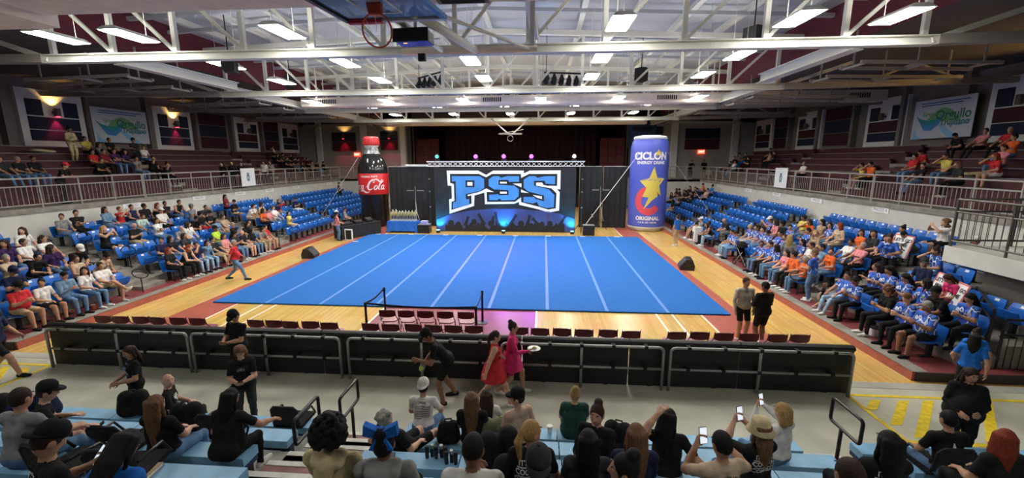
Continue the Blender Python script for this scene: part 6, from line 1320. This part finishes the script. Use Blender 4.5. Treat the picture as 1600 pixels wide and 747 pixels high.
# lettering on shirts
def shirt_text(t, lines, col='white', side='back', bars=()):
    bd = [c for c in t.children if c.name.startswith('body')][0]; me = bd.data; bv = BVHTree.FromPolygons([v.co for v in me.vertices], [tuple(p.vertices) for p in me.polygons])
    m = MB(); sg = 1 if side == 'back' else -1
    def f(x, z):
        h = bv.ray_cast(Vector((sg*x, -sg*2, z)), Vector((0, sg, 0))); p = h[0] if h[0] else Vector((sg*x, 0, z)); return (p.x, p.y-sg*.007, z)
    for txt, size, x, z in lines: put_text(m, txt, size, lambda a, b: f(a+x, b+z), size*.02, sx=.9)
    for x0, x1, z in bars:
        for k in range(6): a, b = x0+(x1-x0)*k/6, x0+(x1-x0)*(k+1)/6; m.add([f(a, z), f(b, z), f(b, z+.008), f(a, z+.008)], [(0, 1, 2, 3)])
    m.build('shirt_lettering', cmat(col), t)
CB = [("IT'S", .068, -.07, .935), ('COOL THE', .064, .0, .86), ('COMEBACK', .064, .0, .785)]; CBB = [(-.13, .13, .893), (-.13, .13, .818)]
for i in (27, 29, 18): shirt_text(FR[i], CB, 'white', 'back', CBB)
shirt_text(FR[7], [("IT'S", .068, -.07, .935), ('COOL THE', .064, .0, .86), ('COME', .064, .0, .785)], 'white', 'back', CBB)
shirt_text(FR[26], [('RAPID FISHING CLUB', .05, 0, .92)], 'charcoal'); shirt_text(FR[31], [('4', .14, 0, .86)], 'white')
shirt_text(FR[13], [('TOUR', .05, 0, .96)]+[('=====', .05, -.06, .90-.03*k) for k in range(7)]+[('=====', .05, .07, .90-.03*k) for k in range(6)], 'charcoal')
shirt_text(F1, [('+++', .09, 0, 1.33), ('###', .10, 0, 1.25), ('###', .10, 0, 1.16)], 'sky', 'front'); shirt_text(F4, [('###', .08, 0, 1.25)], 'grey', 'front'); shirt_text(FR[2], [('*#*', .14, 0, .86), ('#*', .12, 0, .78)], 'white', 'front')
# accessories that belong to people
def bow(t, c):
    me, Hc, HM, N, sp = body_mesh('lap', 1.0, .0125, False); m = MB()
    for s in (-1, 1): m.prism([(0, 0), (s*.12, .06), (s*.13, -.03), (s*.05, -.05)] if s > 0 else [(0, 0), (s*.05, -.05), (s*.13, -.03), (s*.12, .06)], lambda u, v, w_: (u, -.05+w_, .15+v), (-.03, .03)); m.prism([(0, 0), (s*.03, -.02), (s*.09, -.13), (s*.03, -.14)] if s > 0 else [(0, 0), (s*.03, -.14), (s*.09, -.13), (s*.03, -.02)], lambda u, v, w_: (u, -.08+w_, .14+v), (-.01, .01))
    m.ell((0, -.05, .15), (.03, .03, .03)); o = m.build('hair_bow', cmat('blue'), t); o.location = Vector(Hc); return o
bow(FR[11], 'blue')
for i in (10, 11):
    S = SDF(.03); S.cone((-.09, -.10, 1.0), (.09, -.10, 1.0), .05, .05).cone((-.1, -.05, 1.04), (.1, -.05, 1.04), .045, .045).cone((0, -.12, .97), (0, -.14, .9), .07, .05); v, f_, _ = S.mesh(.014)
    me = bpy.data.meshes.new('hood'); me.from_pydata(v.tolist(), [], f_.tolist()); me.materials.append(cmat('cream' if i == 10 else 'greyhood')); me.polygons.foreach_set('use_smooth', np.ones(len(f_), bool)); inst('hood', me, FR[i])
o = MB().bar((-.17, -.06, .92), (.16, -.13, .72), .035, .012).build('bag_strap', cmat('grey'), FR[20])
o = MB().tube([(.03*math.cos(a), .0, .03*math.sin(a)) for a in [k*PI/5 for k in range(10)]], .012, 6, closed=True).build('wristband', mat('pink_band', (.8, .1, .2), .5), FR[6]); o.location = (.30, .47, .66)
# ---- held things and belongings
def phone(loc, rz, tilt, label, lit=True):
    t = thing('phone', label, 'phone', loc, rz); t.rotation_euler = (tilt, 0, rz)
    MB().b2(-.037, .037, -.005, .005, -.075, .075).build('case', M_BLKMET, t); MB().b2(-.034, .034, -.0075, -.005, -.071, .071).build('screen', mat('lit_phone_screen', (.7, .75, .8), .3, emit=(.8, .88, 1), estr=.8) if lit else M_BLACK, t)
def inhand(t, side, label, lit=True, tilt=-.25, turn=0.0, maker=None):
    w_ = Vector(GRIP[t.name][side]); R_ = Matrix.Rotation(t.rotation_euler.z, 3, 'Z'); p = Vector(t.location)+R_ @ (w_*t.scale[0])
    if maker: return p
    phone(p, t.rotation_euler.z+turn, tilt, label, lit)
inhand(FR[26], 0, 'bright phone held by the person in the beige lettered shirt'); inhand(FR[27], 0, 'phone held up by the person in the bucket hat'); inhand(FR[28], 0, 'phone held up by the person in the white sweater')
inhand(F37, 1, 'phone held by the person at the barrier', False, -1.0); inhand(F4, 1, 'phone held by the person looking down beside the benches', False, -1.0); inhand(FR[6], 1, 'phone held by the person in the black cap on the left', False, -1.0); inhand(FR[7], 1, 'phone held by the person in the lettered shirt at lower left', True, -.7)
t = thing('paper_plate', 'white paper plate with food carried by the person in pink', 'plate', inhand(F36, 1, '', maker=1)+Vector((.03, 0, .02))); MB().lathe([(.0, .0), (.09, .0), (.125, .018), (.13, .02), (.09, .006), (0, .006)], 20, cap=False).build('plate', M_WHITE, t, smooth=True); MB().ell((.01, 0, .03), (.05, .04, .03)).build('food', cmat('cream'), t)
t = thing('drink_can', 'yellow and green can held by the bending person', 'can', inhand(F34, 1, '', maker=1)+Vector((0, 0, -.06))); t.rotation_euler = (.5, .4, 0); MB().lathe([(.05, 0), (.055, .01), (.055, .17), (.048, .18)], 14).build('body', mat('yellow_green_can', (.55, .6, .08), .4, col2=(.1, .3, .1), nscale=14), t); MB().lathe([(.048, .18), (.05, .185), (.04, .188)], 14).build('lid', M_GALV, t)
t = thing('paper_cup', 'white paper cup beside the person in dark green', 'cup', (2.72, -6.52, .455)); MB().lathe([(.032, 0), (.045, .11)], 14, cap=False).build('cup', M_WHITE, t); MB().lathe([(.047, .108), (.047, .118), (.0, .119)], 14).build('lid', M_WHITE, t)
def bag(loc, rz, sz, label, col='black', nm='backpack'):
    t = thing(nm, label, 'bag', loc, rz); a, b, c = sz; S = SDF(.05)
    for sx in (-1, 1):
        for z0, z1, rr_ in ((.25, .7, .22),): S.cone((sx*a*.28, 0, c*.22), (sx*a*.24, 0, c*.72), b*.5, b*.42)
    v, f_, _ = S.mesh(.016); v[:, 2] -= v[:, 2].min(); me = bpy.data.meshes.new('bag_body'); me.from_pydata(v.tolist(), [], f_.tolist()); me.materials.append(cmat(col)); me.polygons.foreach_set('use_smooth', np.ones(len(f_), bool)); inst('bag_body', me, t)
    MB().ell((0, -b*.42, c*.3), (a*.3, b*.2, c*.2), 10, 6).build('front_pocket', cmat(col), t, smooth=True)
    MB().tube([(-.05, 0, c*.92), (-.04, 0, c*1.08), (.04, 0, c*1.08), (.05, 0, c*.92)], .012, 6).build('handle', cmat('charcoal'), t)
    for sx in (-1, 1): MB().tube([(sx*a*.2, b*.4, c*.85), (sx*a*.3, b*.7, c*.5), (sx*a*.25, b*.45, c*.1)], .014, 6).build('strap', cmat('charcoal'), t)
B1, B2, B3 = .452, .814, 1.174
bag((-4.15, -6.55, B1), .3, (.42, .26, .42), 'black bag on the front bench before the standing person'); bag((-4.85, -7.35, B2), 1, (.5, .3, .36), 'dark bag at the left edge of the benches', 'navy'); bag((-5.5, -7.35, B2), .4, (.45, .3, .3), 'black soft bag farthest left on the benches')
bag((-2.45, -7.35, B2), .2, (.4, .25, .42), 'black backpack between the brown hair and the bald person'); bag((-1.15, -8.15, B3), -.3, (.36, .24, .46), 'black backpack standing by the left aisle'); bag((1.33, -7.35, B2), .2, (.26, .18, .34), 'black handbag standing on the middle bench', nm='handbag')
bag((2.1, -8.15, B3), .5, (.5, .3, .34), 'black bag beside the long straight hair'); bag((1.95, -7.35, B2), .1, (.4, .28, .3), 'olive camouflage bag on the middle bench', 'olive'); bag((3.6, -7.35, B2), -.3, (.36, .24, .42), 'black backpack left of the person holding their hair'); bag((2.33, -8.95, 1.534), .4, (.34, .26, .34), 'black bag at the bottom centre')
bag((-11.0, 6.55, .207), .4, (.36, .26, .45), 'black and white backpack on the floor of the left stand'); bag((11.0, -.5, .207), .4, (.3, .2, .34), 'pink and grey bag on the floor of the right stand', 'pink')
for i, (x, y, z, n_) in enumerate(((1.25, -8.1, B3, 5), (1.5, -8.18, B3, 3))):
    for k in range(n_):
        t = thing('makeup_case', 'black cosmetic tube on the middle bench, %s in %s cluster' % (ordn(k+1), 'left' if i == 0 else 'right'), 'cosmetics', (x+.055*k, y+.03*(k % 2), z), 0, 'cosmetics on the middle bench'); MB().lathe([(.022, 0), (.024, .01), (.024, .11)], 8).build('tube', M_BLKMET, t); MB().lathe([(.025, .111), (.025, .15), (.02, .155)], 8).build('lid', M_GALV if k % 2 else M_BLACK, t)
t = thing('tablet', 'tablet lying on the middle bench', 'tablet', (.78, -8.13, B3), .3); MB().b2(-.09, .09, -.06, .06, 0, .012).build('case', M_BLKMET, t); MB().b2(-.08, .08, -.05, .05, .012, .014).build('screen', mat('grey_screen', (.15, .17, .2), .1), t)
t = thing('steel_bottle', 'steel drinking bottle on the left benches', 'bottle', (-1.75, -8.95, 1.534)); MB().lathe([(.045, 0), (.05, .01), (.05, .2), (.04, .23)], 16).build('body', mat('brushed_steel', (.4, .4, .42), .3, metal=.9), t, smooth=True); MB().lathe([(.035, .23), (.035, .27)], 12).build('lid', M_BLKMET, t); MB().tube([(-.03, 0, .27), (-.02, 0, .31), (.02, 0, .31), (.03, 0, .27)], .008, 6).build('carry_loop', M_BLKMET, t)
def book(loc, rz, label, col):
    t = thing('notebook', label, 'notebook', loc, rz); MB().b2(-.14, .14, -.1, .1, 0, .006).b2(-.14, .14, -.1, .1, .034, .04).build('cover', cmat(col), t); MB().b2(-.132, .135, -.095, .095, .006, .034).build('pages', cmat('white'), t)
book((-2.05, -8.95, 1.534), .5, 'cream notebook on the left benches', 'cream'); book((-1.42, -8.97, 1.534), .1, 'brown notebook near the left aisle', 'tan')
def stadium_chair(k, x, label, rz=0):
    t = thing('stadium_cushion_chair', label, 'folding seat', (x, BY0-DY*k, BZ0+DZ*k+.002), rz); MB().b2(-.22, .22, -.16, .24, .005, .055).build('cushion', cmat('black'), t)
    pts = [(-.21, -.18, .03), (-.21, -.23, .36), (-.16, -.24, .42), (.16, -.24, .42), (.21, -.23, .36), (.21, -.18, .03)]; MB().tube(pts, .016, 8).build('back_frame', M_BLKMET, t, smooth=True); MB().add([(-.2, -.185, .08), (.2, -.185, .08), (.2, -.235, .4), (-.2, -.235, .4), (-.2, -.195, .08), (.2, -.195, .08), (.2, -.245, .4), (-.2, -.245, .4)], [(3, 2, 1, 0), (4, 5, 6, 7)]).build('back_panel', cmat('charcoal'), t)
    for s in (-1, 1): MB().tube([(s*.23, -.2, .24), (s*.25, .1, .24), (s*.25, .2, .06)], .016, 8).build('armrest', M_BLKMET, t, smooth=True)
stadium_chair(1, -1.9, 'black folding stadium seat on the second bench left of the handrail'); stadium_chair(2, -2.5, 'black folding stadium seat left of the long brown hair'); stadium_chair(3, -1.55, 'black folding stadium seat by the lower left aisle', .2); stadium_chair(3, -2.2, 'black folding stadium seat at the lower left', -.1); stadium_chair(1, 7.53, 'black framed stadium seat under the child with the numbered shirt'); stadium_chair(0, -1.4, 'black folding stadium seat on the front bench by the aisle')
# posters in the right stand
def poster(loc, rz, label):
    t = thing('poster_board', label, 'sign', loc, rz); t.rotation_euler = (-.3, 0, rz)
    MB().b2(-.30, .30, -.012, .012, 0, .74).build('board', M_WHITE, t)
    C = mat('coral_poster_edge', (.75, .16, .12), .6); N_ = mat('navy_poster_edge', (.05, .05, .2), .6)
    for a in ((-.30, -.265, 0, .74), (.265, .30, 0, .74), (-.30, .30, .705, .74)): MB().b2(a[0], a[1], -.016, -.012, a[2], a[3]).build('border', C, t)
    MB().b2(-.31, .31, .012, .016, -.01, .75).build('backing', N_, t)
    K = mat('black_poster_ink', (.02, .02, .03), .6); m = MB(); put_text(m, "LET'S GO", .135, lambda x, z: (x, -.018, .56+z), .006); put_text(m, 'PRIME', .14, lambda x, z: (x, -.018, .40+z), .006); m.build('lettering', K, t)
    MB().prism([(-.17, .12), (-.14, .24), (-.02, .28), (.1, .25), (.15, .14), (.06, .19), (-.05, .2)], lambda u, v, w_: (u, -.014-w_, v), (0, .004)).build('emblem', mat('violet_poster_print', (.15, .12, .4), .6), t); MB().b2(-.1, .04, -.018, -.014, .07, .12).build('emblem_tail', mat('orange_poster_print', (.8, .2, .05), .6), t)
poster((12.62, -1.25, 1.02), -PI/2-.25, 'white poster with coral edge in the right stand, left of the pair'); poster((12.45, -1.85, .98), -PI/2-.3, 'white poster with coral edge in the right stand, right of the pair'); poster((14.0, 1.75, 1.5), -PI/2+.2, 'white poster tilted among seats higher in the right stand')
t = thing('white_box', 'tall white box standing at the front of the right stand', 'box', (11.0, 10.9, .205)); MB().b2(-.2, .2, -.2, .2, 0, .75).build('body', M_WHITE, t); MB().b2(-.21, .21, -.21, .21, .75, .78).build('lid', M_WHITE, t)
t = thing('stroller', 'black folding baby stroller at the front of the right stand', 'stroller', (11.05, 5.5, .207), .3)
for sx in (-.22, .22):
    for sy in (-.3, .3): MB().tube([(sx, sy+.09*math.cos(a*PI/6), .1+.09*math.sin(a*PI/6)) for a in range(12)], .02, 6, closed=True).build('wheel', M_BLACK, t)
    MB().tube([(sx, -.3, .1), (sx, .1, .6), (sx, .4, 1.0)], .014, 6).build('frame_tube', M_GALV, t); MB().tube([(sx, .3, .1), (sx, -.1, .6)], .014, 6).build('frame_tube', M_GALV, t)
MB().add([(-.2, -.2, .38), (.2, -.2, .38), (.2, .15, .34), (-.2, .15, .34), (-.2, .3, .85), (.2, .3, .85)], [(0, 1, 2, 3), (3, 2, 5, 4)]).build('seat', cmat('black'), t); MB().lathe([(.24, 0), (.22, .12), (.12, .22), (.01, .25)], 12, (0, .2, .75)).build('canopy', cmat('black'), t)
t = thing('drink_cup', 'orange drink cup on the floor of the left stand', 'cup', (-10.95, -1.3, .207)); MB().lathe([(.04, 0), (.055, .14)], 12, cap=False).build('cup', mat('orange_cup', (.6, .12, .05), .4), t); MB().lathe([(.056, .14), (.0, .15)], 12).build('lid', M_WHITE, t)
t = thing('ice_bucket', 'white and black bucket on the floor of the right stand', 'bucket', (11.0, -1.72, .207)); MB().lathe([(.1, 0), (.12, .2)], 14, cap=False).build('pail', M_WHITE, t); MB().lathe([(.125, .2), (.125, .23), (.0, .24)], 14).build('lid', M_BLACK, t)
t = thing('volleyball', 'white and blue ball held by the spectator in the left stand', 'ball', (-13.1, 4.55, 1.62)); MB().ell((0, 0, 0), (.11, .11, .11), 14, 9).build('ball', M_WHITE, t, smooth=True); MB().tube([(.111*math.cos(a*PI/10), .03, .111*math.sin(a*PI/10)) for a in range(20)], .012, 5, closed=True).build('panel_seam', cmat('blue'), t)
def cloth_pile(loc, col, label):
    t = thing('folded_cloth', label, 'cloth', loc); S = SDF(.05)
    for k in range(7): S.ell((.32*math.cos(k*2.4)*(k/7), .5*math.sin(k*2.4)*(k/7), .05+.02*(k % 3)), (.22, .26, .07))
    v, f_, _ = S.mesh(.03); v[:, 2] -= v[:, 2].min(); me = bpy.data.meshes.new('cloth'); me.from_pydata(v.tolist(), [], f_.tolist()); me.materials.append(cmat(col)); me.polygons.foreach_set('use_smooth', np.ones(len(f_), bool)); inst('cloth', me, t)
cloth_pile((-20.5, 5.6, 2.9+.33*5-.02+.425), 'cream', 'pale yellow cloth heaped on a bench high in the left stand'); cloth_pile((18.4, 4.3, 2.9+.33*2-.02+.425), 'cream', 'pale cloth heaped on a lower bench of the right upper stand')
